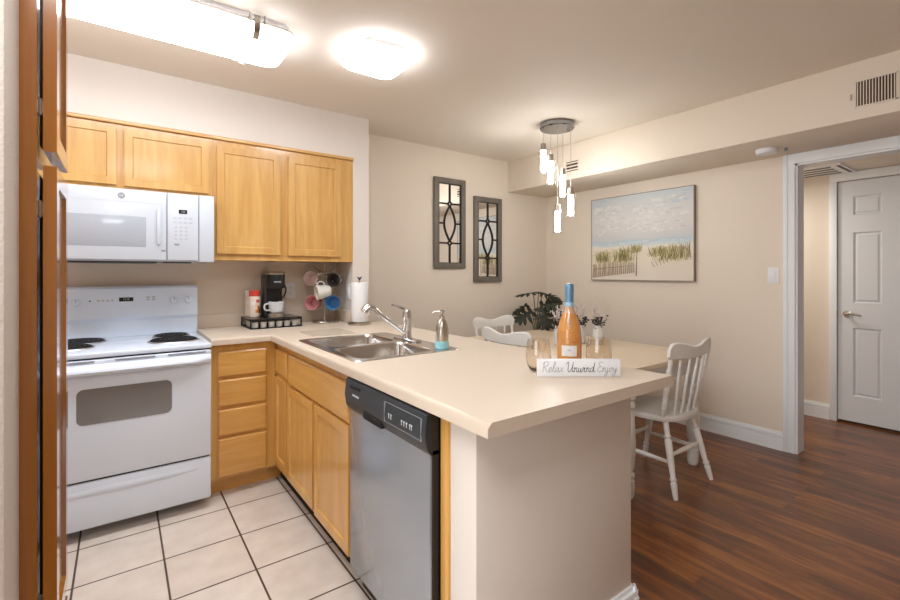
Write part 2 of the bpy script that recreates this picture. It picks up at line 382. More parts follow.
# opening trim
b = B()
for y0, y1 in ((DY1-0.004, DY1+0.065), (DY0-0.065, DY0+0.004)):
    b.box(XR-0.016, XR, y0, y1, 0, DZ+0.066, 0.003); b.box(XR-0.022, XR-0.014, min(y0, y1)+0.042 if y0 > 1 else y0, y1 if y0 > 1 else y1-0.042, 0, DZ+0.066, 0.003)
b.box(XR-0.0162, XR, DY0-0.065, DY1+0.065, DZ-0.004, DZ+0.066, 0.003)
b.box(XR-0.001, XR+0.126, DY1-0.016, DY1+0.001, 0, DZ); b.box(XR-0.001, XR+0.126, DY0-0.001, DY0+0.016, 0, DZ); b.box(XR-0.001, XR+0.126, DY0, DY1, DZ-0.016, DZ+0.001)
struct(b, 'trim_1', 'trim', 'white casing around the opening to the hall')
# hall door
b = B()
b.box(XH-0.018, XH, 1.150, 1.2, 0, 2.136, 0.003); b.box(XH-0.018, XH, 0.335, 0.385, 0, 2.136, 0.003); b.box(XH-0.0182, XH, 0.335, 1.2, 2.066, 2.136, 0.003)
struct(b, 'trim_2', 'trim', 'white casing around the hall door')
b = B()
b2 = bmesh.new()
ys = [0.39, 0.49, 0.67, 0.867, 1.047, 1.148]; zs = [0.02, 0.238, 0.815, 1.026, 1.623, 1.77, 1.93, 2.06]
G = [[b2.verts.new((XH+0.008, y, z)) for z in zs] for y in ys]
pf = []
for i in range(5):
    for j in range(7):
        f = b2.faces.new((G[i][j], G[i+1][j], G[i+1][j+1], G[i][j+1]))
        if i in (1, 3) and j in (1, 3, 5): pf.append(f)
bmesh.ops.recalc_face_normals(b2, faces=b2.faces)
if pf[0].normal.x > 0: bmesh.ops.reverse_faces(b2, faces=b2.faces)
bmesh.ops.inset_individual(b2, faces=pf, thickness=0.014, depth=-0.013)
bmesh.ops.inset_individual(b2, faces=pf, thickness=0.006, depth=0.0)
bmesh.ops.inset_individual(b2, faces=pf, thickness=0.02, depth=0.009)
b.merge(b2); b.box(XH+0.026, XH+0.045, 0.39, 1.148, 0.02, 2.06)
door = b.obj('door_1', 'doorpaint', kind='structure', label='white six-panel hall door', smooth=20, recalc=False)
b = B(); b.lathe([(0.0, 0), (0.03, 0.001), (0.03, 0.008), (0.012, 0.012), (0.011, 0.045)], (XH+0.008, 1.085, 0.93), 18, Matrix.Rotation(-PI/2, 4, 'Y'), cap0=False)
b.tube(spline([(XH-0.036, 1.09, 0.93), (XH-0.042, 1.06, 0.934), (XH-0.042, 1.02, 0.93), (XH-0.04, 0.985, 0.921)]), [0.011]*6+[0.009]*6+[0.007]*7, 10)
b.obj('door_handle', 'nickel', door, label='satin nickel lever handle')
B().box(XH-0.02, XH+0.006, 1.147, 1.152, 0.90, 0.96).obj('strike_plate', 'nickel', door)

# ------------------------------------------------------------------ peninsula wall and counter
PX0, PX1, PY0 = 0.778, 1.52, 0.94
struct(B().box(PX0, PX1, PY0, 1.06, 0, 0.868, 0.004), 'wall_peninsula_end', 'wall_light')
struct(B().box(1.40, PX1, 1.06, 3.104, 0, 0.868), 'wall_peninsula_back', 'wall_light')
b = B(); base_profile_y(b, PY0, PX0, PX1+0.016); base_profile_x(b, PX1, PY0-0.016, 3.1, 1); struct(b, 'baseboard_peninsula', 'trim')

CX, CY, CEY, CXR, CZ, CB = 0.727, 2.81, 0.833, 1.617, 0.91, 0.872
SX0, SX1, SY0, SY1 = 0.785, 1.325, 1.725, 2.475
bm = bmesh.new()
outer = [(CX, CEY), (CXR, CEY), (CXR, 3.104), (1.386, 3.104), (1.386, YB-0.001), (0.408, YB-0.001), (0.408, CY), (CX, CY)]
hole = [(p.x, p.y) for p in rrect(SX0+0.02, SX1-0.02, SY0+0.02, SY1-0.02, 0.04, 0)]
fill_with_holes(bm, [[(x, y, CB) for x, y in outer], [(x, y, CB) for x, y in hole]])
r = bmesh.ops.extrude_face_region(bm, geom=bm.faces[:])
bmesh.ops.translate(bm, verts=[g for g in r['geom'] if isinstance(g, bmesh.types.BMVert)], vec=(0, 0, CZ-CB))
bmesh.ops.recalc_face_normals(bm, faces=bm.faces)
def near(a, c): return abs(a-c) < 1e-4
fe, ve = [], []
for e in bm.edges:
    p, q = e.verts[0].co, e.verts[1].co
    if near(p.z, CZ) and near(q.z, CZ) and ((near(p.x, CX) and near(q.x, CX)) or (near(p.y, CY) and near(q.y, CY)) or (near(p.x, CXR) and near(q.x, CXR))): fe.append(e)
bmesh.ops.bevel(bm, geom=fe, offset=0.014, segments=4, affect='EDGES', profile=0.5)
b = B(); b.bm.free(); b.bm = bm
counter = b.obj('countertop', 'laminate', loc=(CX, CEY, CB), label='cream laminate countertop running along back wall and over peninsula', cat='countertop', smooth=25)
b = B(); b.box(0.408, 1.386, YB-0.02, YB-0.0005, CZ, CZ+0.088, 0.003); b.box(1.366, 1.3865, 3.11, YB-0.02, CZ, CZ+0.088, 0.003)
b.obj('backsplash', 'laminate', counter)

# ------------------------------------------------------------------ base cabinets
DF, DFX = 2.828, 0.752         # drawer-front plane and door-front plane
t = thing('drawer_cabinet', 'honey maple base cabinet with four stacked drawers beside the white range', 'cabinet', (0.58, 2.9, 0))
b = B(); b.box(0.410, 0.765, 2.846, 3.40, 0.1, 0.871); b.obj('carcass', 'bz', t)
b = B(); b.box(0.410, 0.82, 2.918, 2.935, 0.0, 0.1); b.obj('toe_kick', 'bx', t)
for z0, z1 in ((0.685, 0.83), (0.515, 0.667), (0.348, 0.497), (0.114, 0.332)):
    B().panel((0.446, 0.711), (z0, z1), ('y', DF), drawer=True).obj('drawer', 'bx', t)
t = thing('corner_cabinet', 'narrow honey maple corner cabinet with one small drawer above a slim door', 'cabinet', (0.8, 2.68, 0))
b = B(); b.box(0.770, 1.39, 2.577, 2.845, 0.1, 0.871); b.obj('carcass', 'bz', t)
b = B(); b.box(0.815, 0.83, 2.577, 2.918, 0.0, 0.1); b.obj('toe_kick', 'dim', t)
B().panel((2.585, 2.805), (0.68, 0.826), ('x', DFX), drawer=True).obj('drawer', 'by', t)
B().panel((2.585, 2.805), (0.145, 0.657), ('x', DFX), raised=False, fw=0.05).obj('door', 'bz', t)
t = thing('sink_cabinet', 'honey maple sink cabinet with wide false front over two doors', 'cabinet', (0.8, 2.1, 0))
b = B(); b.box(0.770, 0.79, 1.70, 2.575, 0.1, 0.871); b.box(0.79, 1.39, 1.70, 1.715, 0.1, 0.871); b.box(0.79, 1.39, 2.56, 2.575, 0.1, 0.871); b.box(0.79, 1.39, 1.70, 2.575, 0.1, 0.12); b.obj('carcass', 'bz', t)
b = B(); b.box(0.815, 0.83, 1.70, 2.575, 0.0, 0.1); b.obj('toe_kick', 'dim', t)
B().panel((1.73, 2.547), (0.66, 0.824), ('x', DFX), drawer=True).obj('false_front', 'by', t)
B().panel((2.159, 2.566), (0.126, 0.647), ('x', DFX), fw=0.055).obj('door', 'bz', t)
B().panel((1.73, 2.131), (0.116, 0.649), ('x', DFX), fw=0.055).obj('door', 'bz', t)
B().box(0.772, 1.35, 1.062, 1.10, 0, 0.868, 0.002).obj('filler_panel', 'bz', loc=(0.772, 1.08, 0), label='upright maple filler panel between dishwasher and peninsula wall', cat='panel')

# ------------------------------------------------------------------ dishwasher
t = thing('dishwasher', 'stainless steel dishwasher with charcoal control panel', 'dishwasher', (0.75, 1.4, 0))
DY = (1.105, 1.694)
B().box(0.765, 1.32, DY[0]+0.003, DY[1]-0.003, 0.09, 0.85).obj('tub', 'black', t)
b = B(); b.box(0.742, 0.768, DY[0]+0.006, DY[1]-0.004, 0.105, 0.745, 0.005); dd = b.obj('door', 'steel', t)
b = B(); b.box(0.748, 0.769, DY[0], DY[0]+0.008, 0.105, 0.75); b.obj('door_edge', 'black', dd)
b = B(); b.box(0.80, 0.82, DY[0], DY[1], 0.0, 0.10); b.obj('kick_plate', 'black', t)
poly = [(0.729, 0.858), (0.722, 0.80), (0.728, 0.757), (0.742, 0.738), (0.77, 0.738), (0.77, 0.866), (0.74, 0.866)]
b = B(); b.loft([[Vector((x, y, z)) for x, z in poly] for y in (DY[0]+0.004, DY[1])]); cp = b.obj('control_panel', 'charcoal', t, smooth=40)
b = B(); b.loft([[Vector((x, y, z)) for x, z in poly] for y in (DY[0], DY[0]+0.0045)]); b.obj('end_cap', 'black', cp)
b = B(); b.box(0.7235, 0.75, 1.385, 1.53, 0.742, 0.768, 0.002); b.obj('pull_recess', 'dim', cp)
def on_panel(y, z): return 0.7285-0.0066*((0.858-z)/0.058) if z > 0.8 else 0.7222+0.006*((0.8-z)/0.043)
b = B()
for y0, y1, z0, z1 in ((1.13, 1.36, 0.842, 0.8435), (1.13, 1.36, 0.776, 0.7775)): b.box(on_panel(0, z0)-0.0007, on_panel(0, z0)+0.002, y0, y1, z0, z1)
for y in (1.13, 1.36): b.box(0.7213, 0.729, y, y+0.0015, 0.776, 0.8435)
b.obj('panel_outline', 'grey', cp)
for k, y in enumerate((1.325, 1.31, 1.24, 1.225, 1.21, 1.19, 1.18)):
    b = B(); b.box(0.7208, 0.725, y+0.001, y+0.007, 0.806, 0.811); b.box(0.7208, 0.725, y+0.003, y+0.005, 0.795, 0.8065); b.obj('button', 'offwhite', cp)
b = B(); b.box(0.7216, 0.727, 1.565, 1.62, 0.806, 0.812); b.obj('nameplate', 'offwhite', cp)
b = B(); b.box(0.7225, 0.73, 1.56, 1.65, 0.834, 0.841); b.obj('vent_slot', 'dim', cp)

# ------------------------------------------------------------------ electric range
SXL, SXR, SF = -0.36, 0.403, 2.738
t = thing('electric_range', 'white electric coil range with oven below the microwave', 'stove', (0.02, 3.05, 0))
B().box(SXL+0.003, SXR-0.003, 2.775, 3.40, 0.055, 0.862).obj('body', 'white', t)
b = B(); b.box(SXL, SXR, 2.742, 3.36, 0.871, 0.897, 0.008, 3); ck = b.obj('cooktop', 'white', t)
B().box(SXL+0.004, SXR-0.004, 2.752, 2.80, 0.858, 0.877).obj('gap_strip', 'black', t)
for sx in (SXL+0.05, SXR-0.05):
    for sy in (2.92, 3.36): B().lathe([(0.018, 0), (0.018, 0.056)], (sx, sy, 0), 10).obj('foot', 'black', t)
b = B(); b.box(SXL+0.002, SXR-0.002, SF+0.004, 2.78, 0.289, 0.864, 0.010, 3); od = b.obj('oven_door', 'white', t)
b = B(); rw = [Vector((p.x, SF+0.002, p.y)) for p in rrect(-0.167, 0.217, 0.556, 0.726, 0.028, 0)]; b.prism(rw, (0, 0.006, 0)); b.obj('oven_window', 'ovenglass', od)
pr = [(0.012, 0.845), (-0.012, 0.838), (-0.036, 0.826), (-0.042, 0.81), (-0.03, 0.797), (0.004, 0.788), (0.012, 0.788)]
rings = []
for i in range(25):
    u = i/24; x = SXL+0.006+(SXR-SXL-0.012)*u; e = min(u, 1-u); k = min(1, 0.25+e*9)
    rings.append([Vector((x, SF+0.004+(dy*k if dy < 0 else dy), z)) for dy, z in pr])
b = B(); b.loft(rings); b.obj('oven_handle', 'white', od, smooth=50)
b = B()
for x0, x1 in ((-0.33, -0.10), (-0.02, 0.145), (0.20, 0.375)):
    for z in (0.8515, 0.857): b.box(x0, x1, SF+0.0015, SF+0.01, z-0.0012, z+0.0012)
b.obj('vent_slots', 'grey', od)
b = B(); b.box(SXL+0.002, SXR-0.002, SF+0.008, 2.78, 0.056, 0.282, 0.012, 3); dr = b.obj('storage_drawer', 'white', t)
B().box(SXL+0.01, SXR-0.012, SF+0.016, 2.78, 0.276, 0.2945).obj('drawer_gap', 'black', t)
cv = [(0.0, 0.25), (-0.006, 0.235), (-0.004, 0.215), (0.004, 0.205), (0.004, 0.25)]
b = B(); rings = []
for i in range(21):
    u = i/20; x = SXL+0.05+(SXR-SXL-0.1)*u; k = math.sin(PI*u)**0.5
    rings.append([Vector((x, SF+0.009+dy*k, 0.23+(z-0.23)*max(0.1, k))) for dy, z in cv])
b.loft(rings); b.obj('drawer_pull', 'white', dr)
# backguard
b = B()
poly = [(3.352, 0.895), (3.352, 0.99), (3.335, 1.012), (3.35, 1.185), (3.365, 1.198), (3.405, 1.198), (3.405, 0.895)]
b.loft([[Vector((x, y, z)) for y, z in poly] for x in (SXL, SXR+0.004)]); bg = b.obj('backguard', 'white', t, smooth=30)
bgy = lambda z: 3.335+0.015*(z-1.012)/0.173
for x in (-0.205, -0.29, 0.275, 0.354):
    b = B(); b.lathe([(0.027, 0), (0.027, 0.004), (0.021, 0.006), (0.019, 0.022), (0.0, 0.024)], (x, bgy(1.108)+0.0005, 1.108), 20, Matrix.Rotation(PI/2, 4, 'X'), cap1=False); kn = b.obj('knob', 'white', bg)
    B().box(x-0.0015, x+0.0015, bgy(1.108)-0.0255, bgy(1.108)-0.02, 1.11, 1.126).obj('pointer', 'grey', kn)
b = B(); b.lathe([(0.029, 0), (0.029, 0.0012)], (0.0, 0, 0), 20); b.bm.free(); 
B().box(-0.006, 0.064, bgy(1.12)-0.0015, bgy(1.12)+0.004, 1.108, 1.132).obj('clock_display', 'dark', bg)
text_obj('12:10', 0.014, 'display_digits', 'offwhite', bg, Matrix.Translation((0.029, bgy(1.12)-0.003, 1.12)) @ FACE_Y)
KEYS = []
for i in range(4):
    for j in range(2): KEYS.append((-0.11+i*0.022, -0.098+i*0.022, bgy(1.12)-0.0008, bgy(1.12)+0.004, 1.075+j*0.035, 1.086+j*0.035))
for i in range(5): KEYS.append((-0.015+i*0.026, -0.003+i*0.026, bgy(1.09)-0.0008, bgy(1.09)+0.004, 1.072, 1.082))
for i in range(2):
    for j in range(2): KEYS.append((0.13+i*0.028, 0.148+i*0.028, bgy(1.12)-0.0008, bgy(1.12)+0.004, 1.112+j*0.014, 1.12+j*0.014))
for k in KEYS: B().box(*k).obj('key', 'keygrey', bg)
B().lathe([(0.0045, 0), (0.0045, 0.002)], (-0.142, bgy(1.115), 1.115), 10, Matrix.Rotation(PI/2, 4, 'X')).obj('indicator_light', 'dark', bg)
for cx, cy, R in ((0.245, 2.975, 0.108), (0.25, 3.205, 0.082), (-0.185, 3.195, 0.108), (-0.205, 2.965, 0.082)):
    b = B(); nr = 5 if R > 0.1 else 4
    for q in range(nr):
        r_ = R*(0.24+0.76*q/(nr-1)); b.tube([(cx+r_*math.cos(2*PI*i/44), cy+r_*math.sin(2*PI*i/44), 0.904) for i in range(45)], 0.0052, 8)
    b.tube([(cx-R, cy, 0.9), (cx+R, cy, 0.9)], 0.003, 6); b.tube([(cx, cy-R, 0.9), (cx, cy+R, 0.9)], 0.003, 6)
    bu = b.obj('burner', 'coil', t)
    b = B(); b.lathe([(0.0, 0.8985), (R*0.8, 0.8985), (R+0.008, 0.902), (R+0.014, 0.900), (R+0.014, 0.8972)], (cx, cy, 0), 32, cap0=False, cap1=False); b.obj('drip_pan', 'dim', bu)
    b = B(); b.lathe([(R+0.008, 0.9025), (R+0.013, 0.9032), (R+0.018, 0.8972)], (cx, cy, 0), 32, cap0=False, cap1=False); b.obj('trim_ring', 'ring', bu)

# ------------------------------------------------------------------ upper cabinets and microwave
t = thing('wall_cabinet', 'short maple wall cabinet with two doors above the microwave', 'cabinet', (0.05, 3.26, 1.745))
b = B(); b.box(-0.40, 0.4585, 3.103, YB, 1.742, 2.1275); b.obj('carcass', 'wz', t)
for a, z in (((-0.39, -0.019), (1.768, 2.091)), ((0.017, 0.437), (1.765, 2.082))): B().panel(a, z, ('y', 3.085), fw=0.05).obj('door', 'wz', t)
b = B(); b.box(-0.40, 0.4585, 3.088, 3.104, 2.106, 2.1275, 0.003); b.obj('crown_strip', 'wx', t)
t = thing('wall_cabinet', 'tall maple wall cabinet with two doors above the coffee maker', 'cabinet', (0.92, 3.26, 1.36))
b = B(); b.box(0.459, 1.3865, 3.103, YB, 1.36, 2.1275); b.obj('carcass', 'wz', t)
for a, z in (((0.481, 0.861), (1.40, 2.069)), ((0.914, 1.287), (1.397, 2.067))): B().panel(a, z, ('y', 3.085), fw=0.055).obj('door', 'wz', t)
b = B(); b.box(0.459, 1.3865, 3.088, 3.104, 2.106, 2.1275, 0.003); b.obj('crown_strip', 'wx', t)

t = thing('microwave', 'white over-the-range microwave hung under the short cabinet', 'microwave', (0.07, 3.2, 1.34))
B().box(-0.305, 0.457, 3.05, 3.42, 1.345, 1.741, 0.004).obj('body', 'mwhite', t)
b = B(); b.box(-0.304, 0.213, 3.016, 3.052, 1.352, 1.738, 0.006); md = b.obj('door', 'mwhite', t)
b = B(); b.box(-0.27, 0.116, 3.0145, 3.03, 1.424, 1.592, 0.002); b.obj('door_window', 'microglass', md)
for x0, x1, z0, z1 in ((-0.28, 0.19, 1.668, 1.670), (-0.28, 0.19, 1.372, 1.374)): B().box(x0, x1, 3.0152, 3.02, z0, z1).obj('door_groove', 'offwhite', md)
b = B(); b.box(0.165, 0.186, 3.004, 3.018, 1.44, 1.64, 0.005); b.obj('door_handle', 'mwhite', md)
b = B(); b.box(0.216, 0.373, 3.016, 3.052, 1.352, 1.738, 0.006); mp_ = b.obj('control_panel', 'mwhite', t)
B().box(0.272, 0.314, 3.0145, 3.02, 1.622, 1.645).obj('clock_display', 'dark', mp_)
text_obj('1:22', 0.014, 'display_digits', 'offwhite', mp_, Matrix.Translation((0.293, 3.014, 1.6335)) @ FACE_Y)
for j in range(2):
    for i in range(4): B().box(0.245+i*0.026, 0.262+i*0.026, 3.0152, 3.02, 1.566+j*0.026, 1.574+j*0.026).obj('key', 'keygrey', mp_)
for j in range(4):
    for i in range(3): B().box(0.25+i*0.026, 0.264+i*0.026, 3.0152, 3.02, 1.472+j*0.022, 1.48+j*0.022).obj('key', 'keygrey', mp_)
B().box(0.25, 0.275, 3.0148, 3.02, 1.438, 1.449).obj('start_key', 'grey', mp_)
b = B(); b.lathe([(0.016, 0), (0.016, 0.002)], (0.005, 3.016, 1.70), 24, Matrix.Rotation(PI/2, 4, 'X')); lg = b.obj('badge', 'grey', md)
text_obj('GE', 0.016, 'badge_letters', 'whitep', lg, Matrix.Translation((0.005, 3.0135, 1.70)) @ FACE_Y)
B().box(0.186, 0.208, 3.0146, 3.02, 1.40, 1.411).obj('latch_label', 'grey', md)
b = B(); b.box(-0.27, 0.17, 3.06, 3.36, 1.337, 1.346); b.box(0.2, 0.34, 3.06, 3.2, 1.338, 1.346); b.obj('grease_filter', 'charcoal', t)
b = B(); b.box(0.376, 0.4575, 3.028, 3.052, 1.345, 1.741, 0.004); b.obj('side_cap', 'mwhite', t)

# ------------------------------------------------------------------ pantry at the left
FX, PYN, PYF = -0.1003, 1.17, 1.396
t = thing('pantry_cabinet', 'tall honey maple pantry cabinet seen nearly edge-on at far left', 'cabinet', (-0.4, 1.29, 0))
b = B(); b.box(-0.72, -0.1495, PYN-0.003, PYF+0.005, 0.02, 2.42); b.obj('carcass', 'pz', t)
b = B()
for y0, y1 in ((PYN-0.003, PYN+0.035), (PYF-0.03, PYF+0.006)): b.box(-0.1495, -0.1295, y0, y1, 0.02, 2.42)
for z0, z1 in ((0.02, 0.12), (0.50, 0.55), (1.475, 1.535), (2.36, 2.42)): b.box(-0.1495, -0.1297, PYN+0.035, PYF-0.03, z0, z1)
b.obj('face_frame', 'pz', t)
for z0, z1 in ((1.517, 2.40), (0.545, 1.489), (0.12, 0.515)):
    b = B(); b.panel((PYN, PYF), (z0, z1), ('x', 0), fw=0.05, th=0.0206, recess=0.006)
    # panel() faces -x; the pantry faces +x: mirror
    for v in b.bm.verts: v.co.x = FX-v.co.x
    bmesh.ops.reverse_faces(b.bm, faces=b.bm.faces)
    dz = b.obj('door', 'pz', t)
    for zz in (z0+0.085, z1-0.085):
        b = B(); b.box(-0.1297, -0.1205, PYN+0.002, PYN+0.03, zz-0.012, zz+0.012); b.lathe([(0.003, -0.016), (0.003, 0.016)], (-0.125, PYN+0.002, zz), 8); b.obj('hinge', 'nickel', dz)

# ------------------------------------------------------------------ sink, faucet, things along the counter
t = thing('kitchen_sink', 'stainless double-bowl sink let into the peninsula counter', 'sink', (1.05, 2.1, CZ))
r1 = lambda z, d=0: rrect(0.815+d, 1.205-d, 2.125+d, 2.445-d, 0.05-d*0.3, z)
r2 = lambda z, d=0: rrect(0.815+d, 1.205-d, 1.755+d, 2.085-d, 0.05-d*0.3, z)
b = B(); fill_with_holes(b.bm, [rrect(SX0, SX1, SY0, SY1, 0.03, CZ+0.004), r1(CZ+0.004), r2(CZ+0.004)])
b.loft([rrect(SX0-0.004, SX1+0.004, SY0-0.004, SY1+0.004, 0.03, CZ+0.0003), rrect(SX0, SX1, SY0, SY1, 0.03, CZ+0.004)], False, False)
b.obj('rim', 'sinksteel', t)
for rr in (r1, r2):
    b = B(); b.loft([rr(CZ+0.004), rr(CZ-0.004, 0.006), rr(CZ-0.14, 0.016), rr(CZ-0.165, 0.03), rr(CZ-0.17, 0.05)], False, True); bo = b.obj('bowl', 'sinksteel', t)
    c = sum((p for p in rr(0)), Vector())/len(rr(0))
    b = B(); b.lathe([(0.043, CZ-0.1695), (0.043, CZ-0.166), (0.03, CZ-0.1675), (0.0, CZ-0.1685)], (c.x, c.y, 0), 20, cap1=False); b.obj('drain', 'chrome', bo)

t = thing('kitchen_faucet', 'chrome single-lever pull-out faucet standing behind the sink bowls', 'faucet', (1.265, 2.12, CZ+0.004))
fx, fy = 1.265, 2.12
b = B(); b.loft([rrect(fx-0.028, fx+0.028, fy-0.12, fy+0.12, 0.026, CZ+0.004), rrect(fx-0.028, fx+0.028, fy-0.12, fy+0.12, 0.026, CZ+0.010), rrect(fx-0.022, fx+0.022, fy-0.112, fy+0.112, 0.02, CZ+0.014)]); b.obj('base_plate', 'chrome', t)
b = B(); b.lathe([(0.027, CZ+0.012), (0.024, CZ+0.03), (0.022, CZ+0.10), (0.024, CZ+0.115), (0.024, CZ+0.15), (0.018, CZ+0.168), (0.0, CZ+0.172)], (fx, fy, 0), 20, cap1=False); b.obj('body', 'chrome', t)
b = B(); b.tube(spline([(fx-0.012, fy, CZ+0.04), (fx-0.08, fy+0.02, CZ+0.095), (fx-0.155, fy+0.04, CZ+0.155)]), [0.012]*8+[0.014]*5, 12)
b.obj('spout', 'chrome', t)
b = B(); b.tube(spline([(fx-0.15, fy+0.039, CZ+0.151), (fx-0.178, fy+0.046, CZ+0.176), (fx-0.208, fy+0.05, CZ+0.184), (fx-0.226, fy+0.052, CZ+0.160)]), [0.015]*6+[0.021]*6+[0.026]*7, 14); b.obj('spray_head', 'chrome', t)
b = B(); b.tube(spline([(fx+0.004, fy, CZ+0.155), (fx-0.02, fy+0.01, CZ+0.178), (fx-0.075, fy+0.04, CZ+0.198)]), [0.013]*4+[0.009]*5+[0.006]*4, 10); b.obj('lever', 'chrome', t)

sx_, sy_, sz_ = 1.255, 1.775, CZ+0.0045
t = thing('soap_dispenser', 'steel pump soap dispenser with pale aqua foot on the sink corner', 'soap dispenser', (sx_, sy_, sz_))
B().lathe([(0.031, 0), (0.034, 0.004), (0.034, 0.034), (0.031, 0.037)], (sx_, sy_, sz_), 24).obj('foot_sleeve', mat('aqua_silicone', rgb(150, 206, 216), 0.5), t, label='pale aqua foot sleeve')
B().lathe([(0.031, 0.037), (0.032, 0.06), (0.030, 0.10), (0.022, 0.133), (0.012, 0.143)], (sx_, sy_, sz_), 24).obj('bottle', 'nickel', t)
b = B(); b.lathe([(0.014, 0.142), (0.014, 0.156), (0.006, 0.160), (0.006, 0.172), (0.012, 0.174), (0.012, 0.184), (0.0, 0.187)], (sx_, sy_, sz_), 16, cap1=False); b.tube([(sx_, sy_, sz_+0.179), (sx_-0.03, sy_+0.02, sz_+0.178), (sx_-0.04, sy_+0.027, sz_+0.168)], 0.0048, 8); b.obj('pump', 'nickel', t)

b = B(); b.prism(rrect(0.90, 1.17, 2.56, 2.83, 0.02, CZ+0.0005), (0, 0, 0.003)); b.obj('cutting_mat', 'board', loc=(1.03, 2.7, CZ), label='thin translucent cutting mat lying on the counter behind the sink', cat='cutting mat')

px_, py_ = 1.385, 2.985
t = thing('paper_towel_holder', 'steel paper towel holder with black finial standing before the partition wall', 'paper towel holder', (px_, py_, CZ))
B().lathe([(0.082, CZ), (0.082, CZ+0.012), (0.072, CZ+0.02), (0.01, CZ+0.022)], (px_, py_, 0), 32).obj('base', 'nickel', t)
B().lathe([(0.006, CZ+0.02), (0.006, CZ+0.325)], (px_, py_, 0), 10).obj('rod', 'nickel', t)
b = B(); b.sphere((px_, py_, CZ+0.325), 0.008, 10)
for a in (0.3, PI-0.3): b.tube([(px_, py_, CZ+0.325), (px_+0.014*math.cos(a), py_-0.006*math.cos(a), CZ+0.342)], [0.006, 0.004], 8)
b.obj('finial', 'black', t)
b = B(); b.lathe([(0.02, CZ+0.024), (0.056, CZ+0.023), (0.058, CZ+0.026), (0.058, CZ+0.298), (0.056, CZ+0.301), (0.02, CZ+0.301), (0.02, CZ+0.024)], (px_, py_, 0), 32, cap0=False, cap1=False)
b.obj('paper_towel_roll', mat('paper', rgb(236, 236, 236), 0.9, bump=0.1, bscale=200), loc=(px_, py_, CZ+0.024), label='white paper towel roll on the steel holder', cat='paper towel')

# mug tree and mugs
mx, my = 1.235, 3.27
t = thing('mug_tree', 'chrome wire mug tree holding five mugs under the tall wall cabinet', 'mug rack', (mx, my, CZ))
b = B(); ring = [(mx+0.09*math.cos(2*PI*i/40), my+0.09*math.sin(2*PI*i/40), CZ+0.008) for i in range(41)]; b.tube(ring, 0.006, 8); b.lathe([(0.07, CZ), (0.088, CZ+0.001), (0.088, CZ+0.008), (0.0, CZ+0.014)], (mx, my, 0), 32, cap1=False); b.obj('base', 'nickel', t)
B().lathe([(0.0055, CZ+0.01), (0.0055, CZ+0.435), (0.0, CZ+0.44)], (mx, my, 0), 10, cap1=False).obj('post', 'nickel', t)
Rv = Vector((0.806, -0.5917, 0)); Fv = Vector((0.5917, 0.806, 0)); Uv = Vector((0, 0, 1))
C0 = Vector((mx, my, 0))
def mug(name, label, cl, c, axis, inner=None, hang=None):
    """mug: axis = opening direction, handle towards hang"""
    c = Vector(c); ax = Vector(axis).normalized(); hg = Vector(hang); hg = (hg-ax*hg.dot(ax)).normalized(); s2 = ax.cross(hg)
    Mx = Matrix((( *[hg[i] for i in range(0)],),)) if False else Matrix(((hg.x, s2.x, ax.x, c.x), (hg.y, s2.y, ax.y, c.y), (hg.z, s2.z, ax.z, c.z), (0, 0, 0, 1)))
    loc = Mx @ Vector((0, 0, 0))
    m_out = mat(name+'_glaze', cl, 0.25, coat=0.4); m_in = mat(name+'_inside', inner or cl, 0.3, coat=0.3)
    root = thing('mug', label, 'mug', loc, 'mugs hanging on the mug tree')
    b = B(); b.lathe([(0.0, -0.05), (0.036, -0.05), (0.044, -0.033), (0.053, 0.038), (0.0545, 0.05), (0.0515, 0.05)], (0, 0, 0), 28, cap0=False, cap1=False)
    for v in b.bm.verts: v.co = Mx @ v.co
    b.obj('body', m_out, root)
    b = B(); b.lathe([(0.0516, 0.05), (0.049, 0.032), (0.041, -0.033), (0.034, -0.043), (0.0, -0.043)], (0, 0, 0), 28, cap0=False, cap1=False)
    for v in b.bm.verts: v.co = Mx @ v.co
    b.obj('lining', m_in, root)
    b = B(); b.tube(spline([(0.048, 0, 0.028), (0.07, 0, 0.026), (0.081, 0, 0.004), (0.07, 0, -0.02), (0.044, 0, -0.026)]), 0.0055, 8)
    for v in b.bm.verts: v.co = Mx @ v.co
    b.obj('handle', m_out, root)
    return root
MUGS = [('pink_mug', 'cream mug with pale pink inside, upper left on the mug tree', rgb(232, 222, 212), -0.080, 1.236, (-0.12, -0.98, 0.05), rgb(236, 214, 208)),
        ('black_mug', 'dark grey mug, upper right on the mug tree', rgb(104, 100, 98), 0.094, 1.230, (-0.2, -0.96, -0.05), rgb(70, 66, 64)),
        ('white_mug', 'white mug turned sideways in the middle of the mug tree', rgb(220, 216, 208), 0.012, 1.143, (-0.8, -0.5, -0.15), rgb(226, 212, 194)),
        ('rose_mug', 'pink mug, lower left on the mug tree', rgb(206, 140, 142), -0.070, 1.058, (-0.1, -0.98, 0.08), rgb(212, 150, 152)),
        ('blue_mug', 'bright blue mug, lower right on the mug tree', rgb(70, 134, 184), 0.076, 1.058, (0.05, -0.99, 0.08), rgb(78, 146, 196))]
for nm, lb, cl, off, z, axs, inn in MUGS:
    cc = C0+Rv*off-Fv*(0.085 if nm == 'white_mug' else 0.022)+Uv*z
    a3 = Rv*axs[0]+Fv*axs[1]+Uv*axs[2]
    hg = (-Rv if off > 0 else Rv)*0.9+Uv*0.5
    if nm == 'white_mug': hg = Rv*0.4+Uv*0.6+Fv*0.5
    mug(nm, lb, cl, cc, a3, inn, hg)
    zt = z+0.035
    d = Rv*(1 if off > 0 else -1)
    B().tube([C0+Uv*zt, C0+d*0.035+Uv*(zt+0.012), C0+d*0.062+Uv*(zt+0.045)], 0.003, 8).obj('hook', 'nickel', t)
